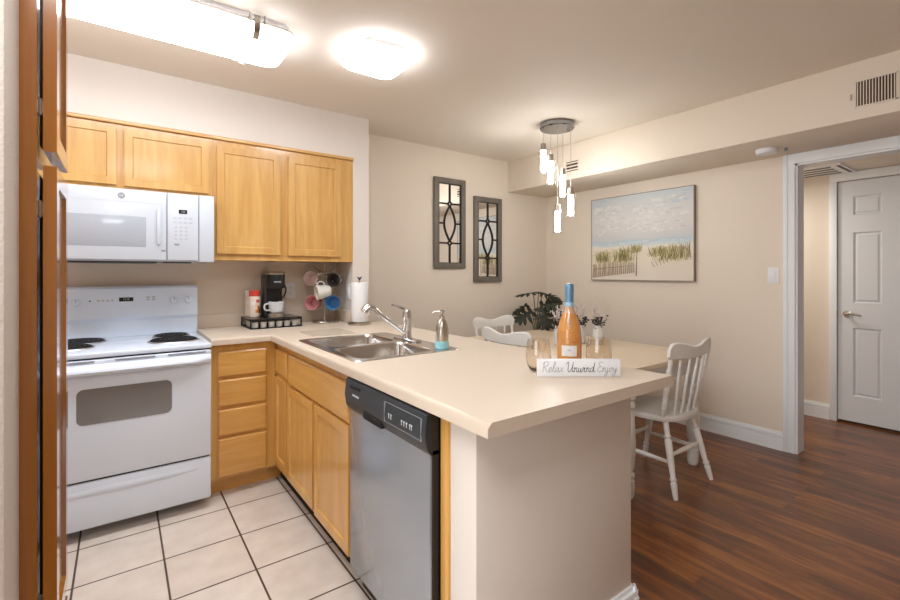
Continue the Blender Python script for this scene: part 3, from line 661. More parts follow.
for s_ in (-1, 1): B().tube([C0+Uv*1.28, C0+Rv*s_*0.05+Uv*1.30, C0+Rv*s_*0.088+Uv*1.335], 0.0036, 8).obj('hook', 'nickel', t)

# pod drawer, pods, coffee maker, creamers
dx0, dx1, dy0, dy1, dz0 = 0.685, 1.012, 3.125, 3.395, CZ+0.001
t = thing('pod_drawer', 'black wire coffee pod drawer under the coffee maker', 'pod drawer', (0.85, 3.26, CZ))
b = B()
for x in (dx0, dx1):
    for y in (dy0, dy1): b.box(x-0.004, x+0.004, y-0.004, y+0.004, dz0, dz0+0.066)
for z in (dz0+0.004, dz0+0.054):
    b.box(dx0, dx1, dy0-0.003, dy0+0.003, z-0.003, z+0.003); b.box(dx0, dx1, dy1-0.003, dy1+0.003, z-0.003, z+0.003)
    b.box(dx0-0.003, dx0+0.003, dy0, dy1, z-0.003, z+0.003); b.box(dx1-0.003, dx1+0.003, dy0, dy1, z-0.003, z+0.003)
for i in range(1, 7): b.box(dx0-0.001+i*0.0467, dx0+0.001+i*0.0467, dy0-0.002, dy0+0.002, dz0, dz0+0.054) if False else None
b.obj('frame', 'blackm', t)
B().box(dx0-0.004, dx1+0.004, dy0-0.005, dy1+0.004, dz0+0.059, dz0+0.067, 0.002).obj('top', mat('black_top', rgb(34, 33, 33), 0.2, coat=0.4), t)
B().box(dx0, dx1, dy0, dy1, dz0, dz0+0.003).obj('tray', 'blackm', t)
pod0 = None
SPOTS = [(dx0+0.034+i*0.0515, dy0+0.032, 0) for i in range(6)]+[(dx0+0.034, dy0+0.032+k*0.055, 1) for k in (1, 2, 3)]
for i, (x, y, s_) in enumerate(SPOTS):
    if pod0 is None:
        pod0 = thing('coffee_pod', '', 'coffee pod', (0, 0, 0), 'coffee pods in the black wire drawer')
        B().lathe([(0.017, 0.0), (0.0195, 0.004), (0.0215, 0.036), (0.0235, 0.037), (0.0235, 0.039)], (0, 0, 0), 18).obj('cup', mat('pod_white', rgb(222, 218, 212), 0.45), pod0)
        B().lathe([(0.0228, 0.039), (0.0228, 0.0402)], (0, 0, 0), 18).obj('lid', mat('pod_foil', rgb(190, 188, 184), 0.3, metal=0.6), pod0)
        pod = pod0
    else: pod = copy_tree(pod0)
    pod.location = (x, y, dz0+0.0032)
    pod['label'] = ('white coffee pod in front row of wire drawer, %s' % ['at its left corner', 'second from the left', 'third from the left', 'third from the right', 'second from the right', 'at its right end'][i]) if not s_ else \
        ('white coffee pod along the drawer left side, %s' % ['just behind the corner one', 'third back from the front', 'furthest back'][i-6])

kx, ky, kz = 0.868, 3.25, dz0+0.0675
t = thing('coffee_maker', 'black and silver single-serve coffee maker on the pod drawer', 'coffee maker', (kx, ky, kz))
b = B(); b.box(kx-0.062, kx+0.055, ky+0.005, ky+0.125, kz, kz+0.298, 0.012, 3); b.obj('body', mat('graphite_plastic', rgb(74, 74, 76), 0.35), t)
b = B(); b.lathe([(0.055, 0.195), (0.058, 0.2), (0.058, 0.285), (0.056, 0.292)], (kx, ky-0.03, kz), 28); b.box(kx-0.056, kx+0.056, ky-0.03, ky+0.02, kz+0.195, kz+0.292); hd = b.obj('brew_head', 'black', t)
b = B(); b.lathe([(0.06, 0.290), (0.061, 0.294), (0.061, 0.303), (0.05, 0.310), (0.0, 0.312)], (kx, ky-0.028, kz), 28, cap1=False); b.box(kx-0.058, kx+0.058, ky-0.02, ky+0.09, kz+0.292, kz+0.305, 0.003); b.obj('lid', 'nickel', hd, label='silver lid')
text_obj('KEURIG', 0.0135, 'logo', 'whitep', hd, Matrix.Translation((kx-0.004, ky-0.0895, kz+0.24)) @ Matrix.Rotation(-0.06, 4, 'Z') @ FACE_Y)
b = B(); b.box(kx-0.055, kx+0.05, ky-0.002, ky+0.01, kz+0.02, kz+0.195); b.obj('recess_back', 'black', t)
b = B(); b.lathe([(0.058, 0.0), (0.058, 0.022), (0.05, 0.026), (0.0, 0.026)], (kx, ky-0.04, kz), 28, cap1=False); b.obj('drip_tray', 'nickel', t)
b = B(); b.tube(spline([(kx+0.05, ky+0.05, kz+0.26), (kx+0.085, ky+0.04, kz+0.2), (kx+0.085, ky+0.05, kz+0.15), (kx+0.05, ky+0.06, kz+0.1)]), 0.005, 8); b.obj('power_cord', 'black', t)
# cup on the drip tray
cz = kz+0.0265
root = thing('coffee_cup', 'pale grey coffee cup on the coffee maker drip tray', 'cup', (kx, ky-0.042, cz))
Mg = mat('pale_cup_glaze', rgb(206, 208, 210), 0.25, coat=0.4)
B().lathe([(0.0, 0), (0.034, 0), (0.046, 0.012), (0.05, 0.04), (0.052, 0.078), (0.049, 0.078), (0.046, 0.02), (0.03, 0.008), (0.0, 0.008)], (kx, ky-0.042, cz), 28, cap0=False, cap1=False).obj('body', Mg, root)
b = B(); b.tube(spline([(kx-0.048, ky-0.05, cz+0.066), (kx-0.08, ky-0.062, cz+0.06), (kx-0.084, ky-0.064, cz+0.036), (kx-0.07, ky-0.058, cz+0.02), (kx-0.044, ky-0.05, cz+0.022)]), 0.006, 8); b.obj('handle', Mg, root)
# creamers
def creamer(x, y, capcol, capname, label, alt):
    z = kz
    root = thing('creamer_bottle', label, 'bottle', (x, y, z), 'creamer bottles on the pod drawer')
    B().lathe([(0.031, 0), (0.035, 0.004), (0.036, 0.02), (0.034, 0.05), (0.036, 0.09), (0.037, 0.125), (0.033, 0.143), (0.026, 0.15)], (x, y, z), 24).obj('body', mat('creamer_sleeve'+capname, rgb(232, 214, 196), 0.35), root)
    B().lathe([(0.034, 0.142), (0.036, 0.146), (0.036, 0.176), (0.03, 0.182), (0.0, 0.184)], (x, y, z), 24, cap1=False).obj('cap', mat('creamer_cap'+capname, capcol, 0.35), root, label=capname.strip('_')+' cap')
    for k, (a0, a1, z0, z1, c) in enumerate(((-1.65, -0.95, 0.03, 0.05, rgb(214, 140, 58)), (-1.3, -0.75, 0.05, 0.078, rgb(208, 120, 44)), (-1.05, -0.55, 0.028, 0.06, rgb(70, 44, 34)), (-2.4, -1.75, 0.085, 0.105, rgb(240, 236, 230)), (-1.5, -0.8, 0.1, 0.12, rgb(190, 90, 70)))):
        b = B(); n = 8; rings = []
        for zz in (z0, z1): rings.append([Vector((x+0.0375*math.cos(a0+(a1-a0)*i/n), y+0.0375*math.sin(a0+(a1-a0)*i/n), z+zz)) for i in range(n+1)])
        b.loft(rings, False, False, close=False); b.obj('label_patch', mat('label_ink', c, 0.5), root)
creamer(0.742, 3.275, rgb(206, 74, 56), '_red', 'creamer bottle with red cap at the front of the pod drawer', 0)
creamer(0.735, 3.357, rgb(232, 228, 222), '_white', 'creamer bottle with white cap behind the red-capped one', 1)

# outlet and switches
def plate(name, label, cat, c, face, switch=True, w_=0.07, h_=0.115):
    root = thing(name, label, cat, c); c = Vector(c)
    def bx(u0, u1, z0, z1, d0, d1, bev=0.0):
        b = B()
        if face == 'y': b.box(c.x+u0, c.x+u1, c.y-d1, c.y-d0, c.z+z0, c.z+z1, bev)
        else: b.box(c.x-d1, c.x-d0, c.y+u0, c.y+u1, c.z+z0, c.z+z1, bev)
        return b
    bx(-w_/2, w_/2, -h_/2, h_/2, 0, 0.006, 0.002).obj('cover_plate', 'whitep', root)
    if switch: bx(-0.017, 0.017, -0.034, 0.034, 0.006, 0.010, 0.001).obj('rocker', 'whitep', root)
    else:
        for s_ in (-1, 1):
            f = bx(-0.017, 0.017, s_*0.02-0.014, s_*0.02+0.014, 0.006, 0.008, 0.001).obj('socket', 'whitep', root)
            for q in (-0.006, 0.006): bx(q-0.001, q+0.001, s_*0.02-0.004, s_*0.02+0.006, 0.008, 0.0084).obj('slot', 'dim', f)
plate('wall_outlet', 'white wall outlet behind the coffee maker', 'outlet', (1.03, YB, 1.15), 'y', False)
plate('light_switch', 'white light switch on the partition wall beside the mugs', 'light switch', (1.387, 3.185, 1.14), 'x')
plate('light_switch', 'white light switch on the dining wall left of the hall opening', 'light switch', (XR, 1.248, 1.262), 'x')

# ------------------------------------------------------------------ ceiling lights
t = thing('fluorescent_light', 'long white fluorescent ceiling light with chrome clasps over the kitchen', 'ceiling light', (0.05, 2.3, ZT))
x0, x1, y0, y1 = -0.57, 0.672, 2.125, 2.475
B().loft([rrect(x0+0.02, x1-0.02, y0+0.02, y1-0.02, 0.05, ZT-0.0005), rrect(x0+0.005, x1-0.005, y0+0.005, y1-0.005, 0.06, ZT-0.03)]).obj('pan', 'whitep', t)
b = B(); b.loft([rrect(x0+0.006, x1-0.006, y0+0.006, y1-0.006, 0.06, ZT-0.03, 8), rrect(x0+0.004, x1-0.004, y0+0.004, y1-0.004, 0.06, ZT-0.05, 8), rrect(x0+0.012, x1-0.012, y0+0.012, y1-0.012, 0.06, ZT-0.085, 8), rrect(x0+0.05, x1-0.05, y0+0.05, y1-0.05, 0.05, ZT-0.103, 8)]); b.obj('diffuser', 'lampglow', t)
b = B(); b.loft([rrect(x0, x1, y0, y1, 0.065, ZT-0.028, 8), rrect(x0, x1, y0, y1, 0.065, ZT-0.042, 8), rrect(x0+0.008, x1-0.008, y0+0.008, y1-0.008, 0.06, ZT-0.042, 8), rrect(x0+0.008, x1-0.008, y0+0.008, y1-0.008, 0.06, ZT-0.028, 8)], False, False); b.obj('trim_band', 'chrome', t)
for xx in (x0+0.18, x1-0.18):
    for y, s_ in ((y0, -1), (y1, 1)):
        b = B(); pth = [(0.0, -0.012), (0.008, -0.03), (0.008, -0.06), (-0.006, -0.088), (-0.03, -0.106)]
        b.loft([[Vector((xx+q, y+s_*dy+s_*o, ZT+dz)) for q, o in ((-0.013, 0), (0.013, 0), (0.013, 0.003), (-0.013, 0.003))] for dy, dz in pth])
        cl = b.obj('clasp', 'nickel', t)
        for q in (-0.032, 0.032): B().tube([(xx+q, y+s_*0.004, ZT-0.008), (xx+q, y+s_*0.010, ZT-0.05), (xx+q, y-s_*0.004, ZT-0.09), (xx+q, y-s_*0.012, ZT-0.098)], 0.0035, 6).obj('wire_clip', 'nickel', cl)
t = thing('dome_light', 'square frosted flush ceiling light over the peninsula', 'ceiling light', (1.10, 2.13, ZT))
x0, x1, y0, y1 = 0.945, 1.255, 1.975, 2.30
B().loft([rrect(x0+0.03, x1-0.03, y0+0.03, y1-0.03, 0.05, ZT-0.0005), rrect(x0+0.004, x1-0.004, y0+0.004, y1-0.004, 0.06, ZT-0.0385)]).obj('pan', 'whitep', t)
B().loft([rrect(x0, x1, y0, y1, 0.06, ZT-0.038), rrect(x0-0.002, x1+0.002, y0-0.002, y1+0.002, 0.06, ZT-0.046), rrect(x0+0.012, x1-0.012, y0+0.012, y1-0.012, 0.06, ZT-0.06), rrect(x0+0.05, x1-0.05, y0+0.05, y1-0.05, 0.05, ZT-0.07)]).obj('diffuser', 'domeglow', t)
# pendant
PXC, PYC = 2.745, 2.33
t = thing('pendant_light', 'chrome pendant with five glass tubes hung over the dining table', 'pendant light', (PXC, PYC, ZT))
B().lathe([(0.125, ZT-0.0005), (0.133, ZT-0.006), (0.133, ZT-0.036), (0.126, ZT-0.042), (0.0, ZT-0.042)], (PXC, PYC, 0), 40, cap1=False).obj('canopy', 'canopy', t)
for off, dep, z1, z0 in ((-0.10, 0.03, 2.238, 2.067), (-0.064, -0.07, 2.153, 1.973), (0.066, 0.08, 2.043, 1.872), (0.10, -0.03, 1.891, 1.724), (0.004, -0.005, 1.763, 1.595)):
    p = Vector((PXC, PYC, 0))+Rv*off+Fv*dep
    dd_ = 3.5026; k = (dd_+dep)/dd_
    z1, z0 = 1.28+(z1-1.28)*k, 1.28+(z0-1.28)*k
    cg = B().tube([(p.x, p.y, ZT-0.041), (p.x, p.y, z1+0.05)], 0.0016, 6).obj('cord', 'nickel', t)
    B().lathe([(0.006, z1+0.052), (0.021, z1+0.048), (0.021, z1-0.004), (0.017, z1-0.006)], (p.x, p.y, 0), 18).obj('cap', 'nickel', cg)
    B().lathe([(0.02, z1-0.008), (0.02, z0+0.012), (0.018, z0+0.008)], (p.x, p.y, 0), 18).obj('light_tube', 'pendglow', cg)
    B().lathe([(0.036, z1+0.004), (0.036, z0-0.008), (0.0345, z0-0.008)], (p.x, p.y, 0), 24, cap0=False, cap1=False).obj('glass_shade', 'clear', cg)
# ------------------------------------------------------------------ vents and detector
def register(name, label, ylo, yhi, zlo, zhi, vertical, x=3.263, n=12):
    root = thing(name, label, 'vent', (x, (ylo+yhi)/2, zlo))
    b = B(); fr_ = 0.006
    b.box(x-0.006, x, ylo, yhi, zlo, zlo+fr_); b.box(x-0.006, x, ylo, yhi, zhi-fr_, zhi); b.box(x-0.006, x, ylo, ylo+fr_, zlo, zhi); b.box(x-0.006, x, yhi-fr_, yhi, zlo, zhi); b.obj('frame', 'wall', root)
    B().box(x-0.001, x+0.0004, ylo+0.004, yhi-0.004, zlo+0.004, zhi-0.004).obj('backing', mat('vent_dark', rgb(74, 58, 46), 0.8), root)
    b = B()
    for i in range(n):
        if vertical: y = ylo+fr_+(yhi-ylo-2*fr_)*(i+0.5)/n; b.box(x-0.007, x-0.001, y-0.0021, y+0.0021, zlo, zhi)
        else: z = zlo+fr_+(zhi-zlo-2*fr_)*(i+0.5)/n; b.box(x-0.007, x-0.001, ylo, yhi, z-0.005, z+0.005)
    b.obj('louvres', 'wall', root)
    return root
r_ = register('air_vent', 'upright-louvred air vent high on the soffit above the hall opening', 0.505, 0.675, 2.187, 2.332, True, n=13)
B().box(3.253, 3.263, 0.688, 0.693, 2.235, 2.265).obj('damper_lever', 'nickel', r_)
register('air_vent', 'small air vent on the soffit behind the pendant lights', 2.525, 2.665, 2.185, 2.285, False, n=3)
t = thing('smoke_detector', 'round white smoke detector under the soffit by the hall opening', 'smoke detector', (3.55, 1.19, ZS))
B().lathe([(0.065, ZS-0.0003), (0.065, ZS-0.012), (0.058, ZS-0.03), (0.03, ZS-0.036), (0.0, ZS-0.036)], (3.55, 1.19, 0), 28, cap1=False).obj('cover', 'whitep', t)
B().box(3.60, 3.615, 1.09, 1.105, ZS-0.02, ZS).obj('bracket', 'grey', t)
t = thing('ceiling_vent', 'white return grille in the hall ceiling', 'vent', (4.75, 1.2, 2.14))
b = B(); b.box(4.52, 4.97, 1.02, 1.70, 2.128, 2.1398); b.obj('frame', 'trim', t)
b = B()
for i in range(4): b.box(4.57+i*0.1, 4.63+i*0.1, 1.10, 1.68, 2.1274, 2.1285)
b.box(4.56, 4.94, 1.035, 1.06, 2.1274, 2.1285); b.obj('slots', mat('grille_dark', rgb(110, 104, 98), 0.7), t)

# ------------------------------------------------------------------ mirrors and painting
def wall_mirror(xl, zl, label):
    W, Hh = 0.362, 0.846
    root = thing('wall_mirror', label, 'mirror', (xl+W/2, YB, zl), 'window-frame mirrors on the dining wall')
    f = 0.05; y0, y1 = YB-0.03, YB-0.0005
    b = B()
    b.box(xl, xl+f, y0, y1, zl, zl+Hh, 0.004); b.box(xl+W-f, xl+W, y0, y1, zl, zl+Hh, 0.004)
    b.box(xl+f-0.004, xl+W-f+0.004, y0+0.001, y1, zl, zl+f, 0.004); b.box(xl+f-0.004, xl+W-f+0.004, y0+0.001, y1, zl+Hh-f, zl+Hh, 0.004); b.obj('frame', 'greywood', root)
    B().box(xl+f-0.003, xl+W-f+0.003, YB-0.012, YB-0.008, zl+f-0.003, zl+Hh-f+0.003).obj('glass', 'mirror', root)
    b = B(); yy = YB-0.018; cx, cz_ = xl+W/2, zl+Hh/2; iw, ih = W/2-f, Hh/2-f; R = 0.0075
    for s_ in (-1, 1):
        b.box(cx+s_*iw-0.006, cx+s_*iw+0.006, yy-0.006, yy+0.006, cz_-ih, cz_+ih); b.box(cx-iw, cx+iw, yy-0.006, yy+0.006, cz_+s_*ih-0.006, cz_+s_*ih+0.006)
        zc_ = cz_+s_*0.185
        b.tube([(cx, yy, cz_+s_*ih), (cx, yy, zc_+s_*0.018)], R, 8)
        for q in (-1, 1):
            b.tube([(cx+q*iw, yy, zc_), (cx+q*0.018, yy, zc_)], R, 8); 
            b.tube([(cx+q*iw, yy, cz_), (cx+q*0.062, yy, cz_)], R, 8) if s_ == 1 else None
        b.tube([(cx+0.018*math.cos(2*PI*i/16), yy, zc_+0.018*math.sin(2*PI*i/16)) for i in range(17)], R*0.9, 8)
    for q in (-1, 1): b.tube([(cx+q*0.064*math.sin(PI*i/20), yy, cz_-0.167+0.334*i/20) for i in range(21)], R, 8)
    b.obj('tracery', 'iron', root)
wall_mirror(2.32, 1.322, 'grey-framed iron tracery mirror, the higher one nearer the kitchen')
wall_mirror(2.793, 1.19, 'grey-framed iron tracery mirror, the lower one nearer the corner')

PY, PZ, PW, PH = 1.80, 1.214, 0.995, 0.79
t = thing('beach_painting', 'wide beach dune painting on canvas on the dining wall', 'painting', (XR, PY+PW/2, PZ))
b = B(); b.box(XR-0.032, XR-0.001, PY, PY+PW, PZ, PZ+PH, 0.002)
for v in b.bm.verts: pass
cv_ = b.obj('canvas', seascape(), t)
b = B(); e_ = 0.004
b.box(XR-0.0365, XR-0.0005, PY-e_, PY, PZ-e_, PZ+PH+e_); b.box(XR-0.0365, XR-0.0005, PY+PW, PY+PW+e_, PZ-e_, PZ+PH+e_); b.box(XR-0.0365, XR-0.0005, PY, PY+PW, PZ-e_, PZ); b.box(XR-0.0365, XR-0.0005, PY, PY+PW, PZ+PH, PZ+PH+e_)
b.obj('edge_frame', mat('canvas_edge', rgb(150, 138, 126), 0.7), t)
def P2(u, v): return (PY+PW*(1-u), PZ+PH*v)     # u from left edge of the picture, v up
paint = bmesh.new(); paint.from_mesh(cv_.data)
def strokes(name, col, items, parent, d):
    parent.data.materials.append(mat('paint_'+name, col, 0.8)); mi = len(parent.data.materials)-1; o0 = Vector(ORG[parent.name])
    for k_, (u0, v0, u1, v1, w_) in enumerate(items):
        y0, z0 = P2(u0, v0); y1, z1 = P2(u1, v1); dy, dz = y1-y0, z1-z0; L_ = math.hypot(dy, dz) or 1
        ny, nz = -dz/L_*w_, dy/L_*w_; x = XR-0.0325-d*2-k_*1.2e-6
        f = paint.faces.new([paint.verts.new(Vector(q)-o0) for q in ((x, y0-ny, z0-nz), (x, y0+ny, z0+nz), (x, y1+ny*0.5, z1+nz*0.5), (x, y1-ny*0.5, z1-nz*0.5))]); f.material_index = mi
R_ = random.Random(3)
blob = lambda n, u0, u1, v0, v1, wmin, wmax: [(lambda u, v, l: (u, v, u+R_.uniform(0.02, 0.06), v+R_.uniform(-0.006, 0.006), R_.uniform(wmin, wmax)))(R_.uniform(u0, u1), R_.uniform(v0, v1), 0) for _ in range(n)]
strokes('cloud', rgb(228, 224, 220), blob(110, 0.02, 0.92, 0.55, 0.93, 0.005, 0.018), cv_, 0.0004)
strokes('grey_cloud', rgb(208, 206, 205), blob(50, 0.02, 0.92, 0.5, 0.9, 0.004, 0.012), cv_, 0.0005)
strokes('sky_patch', rgb(198, 208, 214), blob(26, 0.0, 0.16, 0.9, 0.985, 0.003, 0.009)+blob(20, 0.8, 0.93, 0.85, 0.985, 0.003, 0.009), cv_, 0.0006)
strokes('surf', rgb(234, 234, 232), blob(26, 0.15, 0.9, 0.415, 0.455, 0.001, 0.003), cv_, 0.0007)
strokes('dune', rgb(222, 206, 176), blob(60, 0.0, 0.45, 0.16, 0.36, 0.006, 0.016)+blob(50, 0.62, 0.93, 0.2, 0.36, 0.006, 0.014), cv_, 0.0008)
def grass(n, cu, cv, su, h):
    out = []
    for _ in range(n):
        u = cu+R_.gauss(0, su); v = cv+R_.uniform(-0.03, 0.03); l = h*R_.uniform(0.4, 1.1)
        out.append((u, v, u+R_.uniform(-0.03, 0.03), v+l, R_.uniform(0.0016, 0.004)))
    return [g for g in out if 0.01 < g[0] < 0.98 and 0.01 < g[2] < 0.98]
def meadow(k): return grass(42*k, 0.13, 0.23, 0.04, 0.1)+grass(52*k, 0.35, 0.24, 0.04, 0.12)+grass(26*k, 0.47, 0.34, 0.035, 0.06)+grass(36*k, 0.70, 0.29, 0.04, 0.08)+grass(60*k, 0.84, 0.25, 0.06, 0.13)
strokes('grass_pale', rgb(196, 186, 140), meadow(2), cv_, 0.0010)
strokes('grass', rgb(160, 154, 100), meadow(1), cv_, 0.0011)
strokes('grass_dark', rgb(128, 112, 78), [g for g in meadow(1) if R_.random() < 0.45], cv_, 0.0012)
pk = []
for i in range(22):
    u = 0.015+0.44*i/21; h = 0.19-0.06*i/21+R_.uniform(-0.02, 0.02); pk.append((u, 0.025+0.06*i/21, u+R_.uniform(-0.006, 0.014), 0.025+0.06*i/21+h, 0.0075-0.003*i/21))
strokes('fence_pale', rgb(196, 176, 152), pk, cv_, 0.0013)
pk = [(a_+0.008, b_, c_+0.008, d_-0.01, 0.003) for a_, b_, c_, d_, e_ in pk]+[(0.485, 0.05, 0.49, 0.27, 0.006), (0.02, 0.13, 0.46, 0.17, 0.003)]
for i in range(7): u = 0.66+0.03*i; pk.append((u, 0.15+0.012*i, u-0.03+0.006*i, 0.21+0.015*i, 0.0026))
for i in range(8): u = 0.84+0.017*i; pk.append((u, 0.25, u+0.012, 0.35+0.012*i, 0.0024))
strokes('fence', rgb(138, 118, 96), [q for q in pk if q[2] < 0.985], cv_, 0.0014)
paint.to_mesh(cv_.data); paint.free()

# ------------------------------------------------------------------ dining table and chairs
TX0, TX1, TY0, TY1 = 2.29, 3.16, 1.40, 2.90
t = thing('dining_table', 'cream rectangular dining table with turned legs behind the peninsula', 'table', (2.72, 2.15, 0))
B().box(TX0, TX1, TY0, TY1, 0.718, 0.75, 0.006).obj('tabletop', 'table', t)
b = B(); a_ = 0.05
b.box(TX0+a_, TX1-a_, TY0+a_, TY0+a_+0.02, 0.62, 0.718); b.box(TX0+a_, TX1-a_, TY1-a_-0.02, TY1-a_, 0.62, 0.718); b.box(TX0+a_, TX0+a_+0.02, TY0+a_, TY1-a_, 0.62, 0.718); b.box(TX1-a_-0.02, TX1-a_, TY0+a_, TY1-a_, 0.62, 0.718); b.obj('apron', 'chair', t)
LP = [(0, 0.026), (0.02, 0.032), (0.10, 0.036), (0.14, 0.034), (0.15, 0.024), (0.17, 0.036), (0.19, 0.036), (0.21, 0.024), (0.24, 0.034), (0.45, 0.042), (0.66, 0.034), (0.70, 0.024), (0.72, 0.036), (0.75, 0.036), (0.77, 0.026), (0.79, 0.042), (1, 0.042)]
for x in (TX0+0.047, TX1-0.065):
    for y in (TY0+0.065, TY1-0.075): B().turned((x, y, 0), (x, y, 0.718), LP, 16).obj('leg', 'chair', t)

def make_chair():
    root = thing('dining_chair', '', 'chair', (0, 0, 0), 'white dining chairs at the table')
    # seat: D-shaped saddle
    def ring(z, k, dz=0):
        out = []
        for i in range(32):
            a = 2*PI*i/32; ca, sa = math.cos(a), math.sin(a)
            x = 0.225*k*math.copysign(abs(ca)**0.72, ca); y = (0.215 if sa > 0 else 0.20)*k*math.copysign(abs(sa)**0.72, sa)
            out.append(Vector((x*(1.0 if sa > 0 else 0.95), y, z)))
        return out
    B().loft([ring(0.405, 0.88), ring(0.412, 0.97), ring(0.43, 1.0), ring(0.443, 0.985), ring(0.446, 0.93), ring(0.439, 0.7), ring(0.434, 0.35)]).obj('seat', 'chair', root, smooth=50)
    LEG = [(0, 0.011), (0.04, 0.014), (0.2, 0.0185), (0.22, 0.013), (0.24, 0.019), (0.26, 0.019), (0.28, 0.014), (0.5, 0.019), (0.74, 0.021), (0.77, 0.014), (0.79, 0.021), (0.82, 0.015), (1, 0.017)]
    tops = {}
    for sx in (-1, 1):
        for sy in (-1, 1):
            f = Vector((sx*0.215, sy*0.22, 0)); h = Vector((sx*0.15, sy*0.125, 0.412)); tops[(sx, sy)] = (f, h)
            B().turned(f, h, LEG, 12).obj('leg', 'chair', root)
    ST = [(0, 0.008), (0.1, 0.010), (0.5, 0.0145), (0.9, 0.010), (1, 0.008)]
    pt = lambda k, q: tops[k][0].lerp(tops[k][1], q)
    for sx in (-1, 1): B().turned(pt((sx, -1), 0.46), pt((sx, 1), 0.46), ST, 10).obj('stretcher', 'chair', root)
    B().turned(pt((-1, -1), 0.55), pt((1, -1), 0.55), ST, 10).obj('stretcher', 'chair', root)
    B().turned(pt((-1, 1), 0.55), pt((1, 1), 0.55), ST, 10).obj('stretcher', 'chair', root)
    # crest rail
    crv = lambda q: -0.225+0.032*q*q            # y along the rail
    rings = []
    for i in range(29):
        q = -1+2*i/28; x = 0.245*q; y = crv(q); aq = abs(q)
        top = 0.868+0.016*math.cos(aq*PI*1.35+PI)
        bot = 0.782+0.006*aq
        if aq > 0.9: k = (aq-0.9)/0.1; top -= 0.022*k*k; bot += 0.014*k*k
        rings.append([Vector((x, y-0.010, bot+0.004)), Vector((x, y-0.012, (top+bot)/2)), Vector((x, y-0.014, top-0.006)), Vector((x, y-0.006, top)), Vector((x, y+0.002, top-0.001)), Vector((x, y+0.006, top-0.010)), Vector((x, y+0.009, (top+bot)/2)), Vector((x, y+0.009, bot)), Vector((x, y-0.001, bot-0.002))])
    B().loft(rings).obj('crest_rail', 'chair', root, smooth=50)
    POST = [(0, 0.011), (0.06, 0.014), (0.16, 0.016), (0.18, 0.011), (0.2, 0.017), (0.22, 0.011), (0.24, 0.016), (0.26, 0.012), (0.4, 0.017), (0.66, 0.018), (0.7, 0.012), (0.73, 0.017), (0.76, 0.017), (0.79, 0.011), (0.9, 0.014), (1, 0.010)]
    for sx in (-1, 1):
        B().turned((sx*0.185, -0.125, 0.438), (sx*0.222, crv(0.9), 0.806), POST, 12).obj('back_post', 'chair', root)
    SP = [(0, 0.006), (0.3, 0.0085), (0.7, 0.0085), (1, 0.006)]
    for q in (-0.6, -0.2, 0.2, 0.6):
        B().turned((q*0.19, -0.158, 0.436), (q*0.235, crv(q), 0.804), SP, 10).obj('spindle', 'chair', root)
    return root
ch = make_chair(); ch.location = (2.735, 1.505, 0)
tag(ch, 'white spindle-back chair at the near end of the table, seen whole beyond the peninsula')
c2 = copy_tree(ch); c2.location = (2.395, 2.327, 0); c2.rotation_euler = (0, 0, -PI/2)
tag(c2, 'white chair along the kitchen side of the table, its crest rail just above the counter')
c3 = copy_tree(ch); c3.location = (2.76, 2.88, 0); c3.rotation_euler = (0, 0, PI)
tag(c3, 'white chair at the far end of the table, back spindles showing by the potted plant')

# ------------------------------------------------------------------ tall leafy plant in the corner
qx, qy = 3.37, 3.12
t = thing('potted_plant', 'tall split-leaf potted plant in the corner behind the table', 'plant', (qx, qy, 0))
B().lathe([(0.12, 0), (0.13, 0.01), (0.16, 0.28), (0.165, 0.30), (0.15, 0.30), (0.145, 0.27), (0.0, 0.27)], (qx, qy, 0), 28, cap1=False).obj('pot', 'pot', t)
B().lathe([(0.145, 0.265), (0.0, 0.275)], (qx, qy, 0), 20, cap1=False).obj('soil', 'soil', t)
def leaf(b, base, tip_dir, nrm, L_, W_):
    # split leaf: a rib with forward-swept lobes on both sides and one end lobe
    d = Vector(tip_dir).normalized(); n = Vector(nrm); n = (n-d*n.dot(d)).normalized(); s2 = d.cross(n); bm = b.bm
    def lobe(p0, dr, ln, wd, droop):
        dr = dr.normalized(); sd = dr.cross(n).normalized(); K = 6; A_, C_, E_ = [], [], []
        for i in range(K+1):
            q = i/K; h = wd*0.5*(math.sin(PI*min(0.97, 0.12+q*0.88)))**0.7; m = p0+dr*(ln*q)-n*(droop*ln*q*q)
            A_.append(bm.verts.new(m+sd*h-n*(h*0.35))); C_.append(bm.verts.new(m)); E_.append(bm.verts.new(m-sd*h-n*(h*0.35)))
        for i in range(K): bm.faces.new((A_[i], C_[i], C_[i+1], A_[i+1])); bm.faces.new((C_[i], E_[i], E_[i+1], C_[i+1]))
    p = Vector(base)
    for k, q in enumerate((0.06, 0.26, 0.46, 0.64)):
        ln = W_*0.62*(0.8, 1.0, 0.95, 0.75)[k]; fw = (-0.25, 0.25, 0.6, 0.95)[k]
        for sgn in (-1, 1): lobe(p+d*(L_*q)-n*(0.12*L_*q*q), s2*sgn+d*fw, ln, L_*0.185, 0.25)
    lobe(p+d*(L_*0.5)-n*(0.03*L_), d, L_*0.5, L_*0.24, 0.25)
    lobe(p-d*(L_*0.02), d, L_*0.85, L_*0.2, 0.12)
at_ = lambda r, f, z: Vector((qx, qy, 0))+Rv*r+Fv*f+Uv*z
